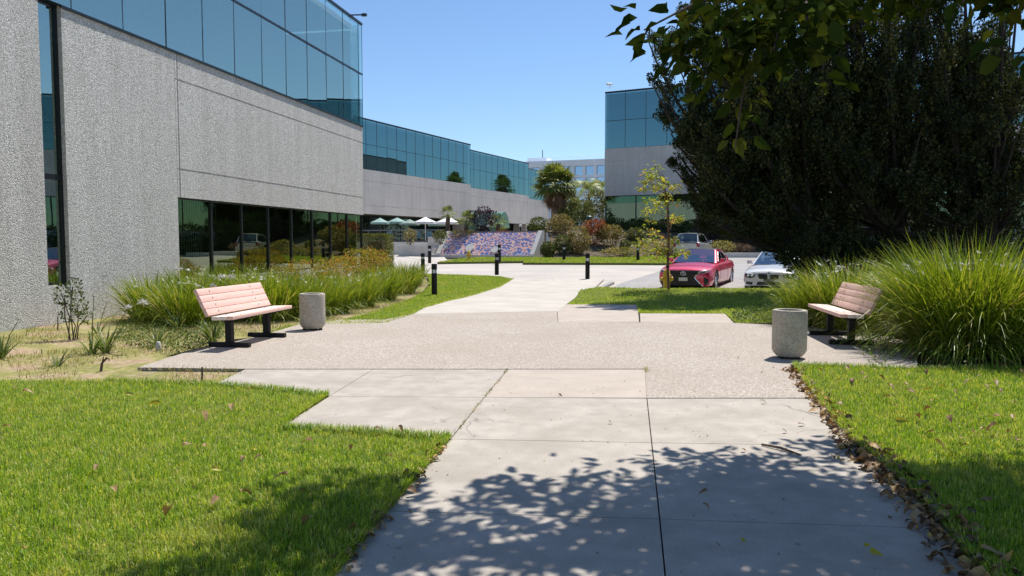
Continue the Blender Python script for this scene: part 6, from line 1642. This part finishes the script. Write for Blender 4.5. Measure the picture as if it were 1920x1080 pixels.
dec('tail_light', [(.58, .98), (.72, 1.0), (.80, .90), (.78, .74), (.62, .74)], 'rear', MT['tail_red'], .012, mirror=True)
b_, d_ = hit((0, .75), 'rear'); pm = MB(); pm.bev(-.16, .16, b_.y + .004, b_.y + .02, .68, .79, .004); pm.build('license_plate', MT['plate'], tS)
lin('tailgate_seam', [(-.66, .58), (-.62, .50), (.62, .50), (.66, .58)], 'rear', MT['trim'], .006, .002)
lin('bumper_strip', [(-.70, .36), (.70, .36)], 'rear', MT['trim'], .03, .0)
b_, d_ = hit((0, .90), 'rear'); em = MB(); em.box(-.05, .05, b_.y, b_.y + .015, .86, .94); em.build('emblem', MT['chrome'], tS)
m = MB(); m.tube([(.05, 1.95, 1.03), (.18, 1.93, 1.10), (-.22, 1.86, 1.16)], [.016, .012, .008], n=5); m.build('wiper', MT['trim'], tS)
m = MB(); m.tube([(0, 1.35, 1.56), (0, 1.55, 1.66)], [.012, .005], n=5); m.build('antenna', MT['trim'], tS)
for y in (.32, 1.0): lin('door_seam', [(y, .26), (y, .95)], 'side', MT['trim'], .004, .001)
# ---------------------------------------------------------------- light, sky, camera
EL, AZ = 63.0, 36.0
w = bpy.data.worlds.new('World'); SC.world = w; w.use_nodes = True
nt = w.node_tree; bg = nt.nodes['Background']
sky = nt.nodes.new('ShaderNodeTexSky'); sky.sky_type = 'NISHITA'; sky.sun_disc = False
sky.sun_elevation = R(EL); sky.sun_rotation = R(AZ); sky.altitude = 0; sky.air_density = 1.0; sky.dust_density = 0.1; sky.ozone_density = 2.2
tn = nt.nodes.new('ShaderNodeMix'); tn.data_type = 'RGBA'; tn.blend_type = 'MULTIPLY'; tn.inputs[0].default_value = 1.0; tn.inputs[7].default_value = (0.89, 1.0, 1.12, 1)
nt.links.new(sky.outputs[0], tn.inputs[6]); nt.links.new(tn.outputs[2], bg.inputs[0]); bg.inputs[1].default_value = 0.105
L = bpy.data.lights.new('Sun', 'SUN'); L.energy = 5.0; L.angle = R(0.53); L.color = (1.0, 0.955, 0.88)
so = link(bpy.data.objects.new('Sun', L)); so.location = (10, 15, 40)
so.rotation_euler = Vector((math.sin(R(AZ)) * math.cos(R(EL)), math.cos(R(AZ)) * math.cos(R(EL)), math.sin(R(EL)))).to_track_quat('Z', 'Y').to_euler()
cd = bpy.data.cameras.new('Camera'); cd.sensor_width = 36; cd.lens = 36 * F / 1920; cd.clip_start = .05; cd.clip_end = 2000
co = link(bpy.data.objects.new('Camera', cd)); co.location = (0, 0, H); co.rotation_euler = (math.pi / 2 - PITCH, 0, 0)
SC.camera = co
vs_ = SC.view_settings
vs_.view_transform = 'Standard'; vs_.look = 'None'; vs_.exposure = 0.33; vs_.gamma = 1.0
SC.cycles.max_bounces = 10; SC.cycles.transparent_max_bounces = 16; SC.cycles.diffuse_bounces = 4; SC.cycles.glossy_bounces = 4
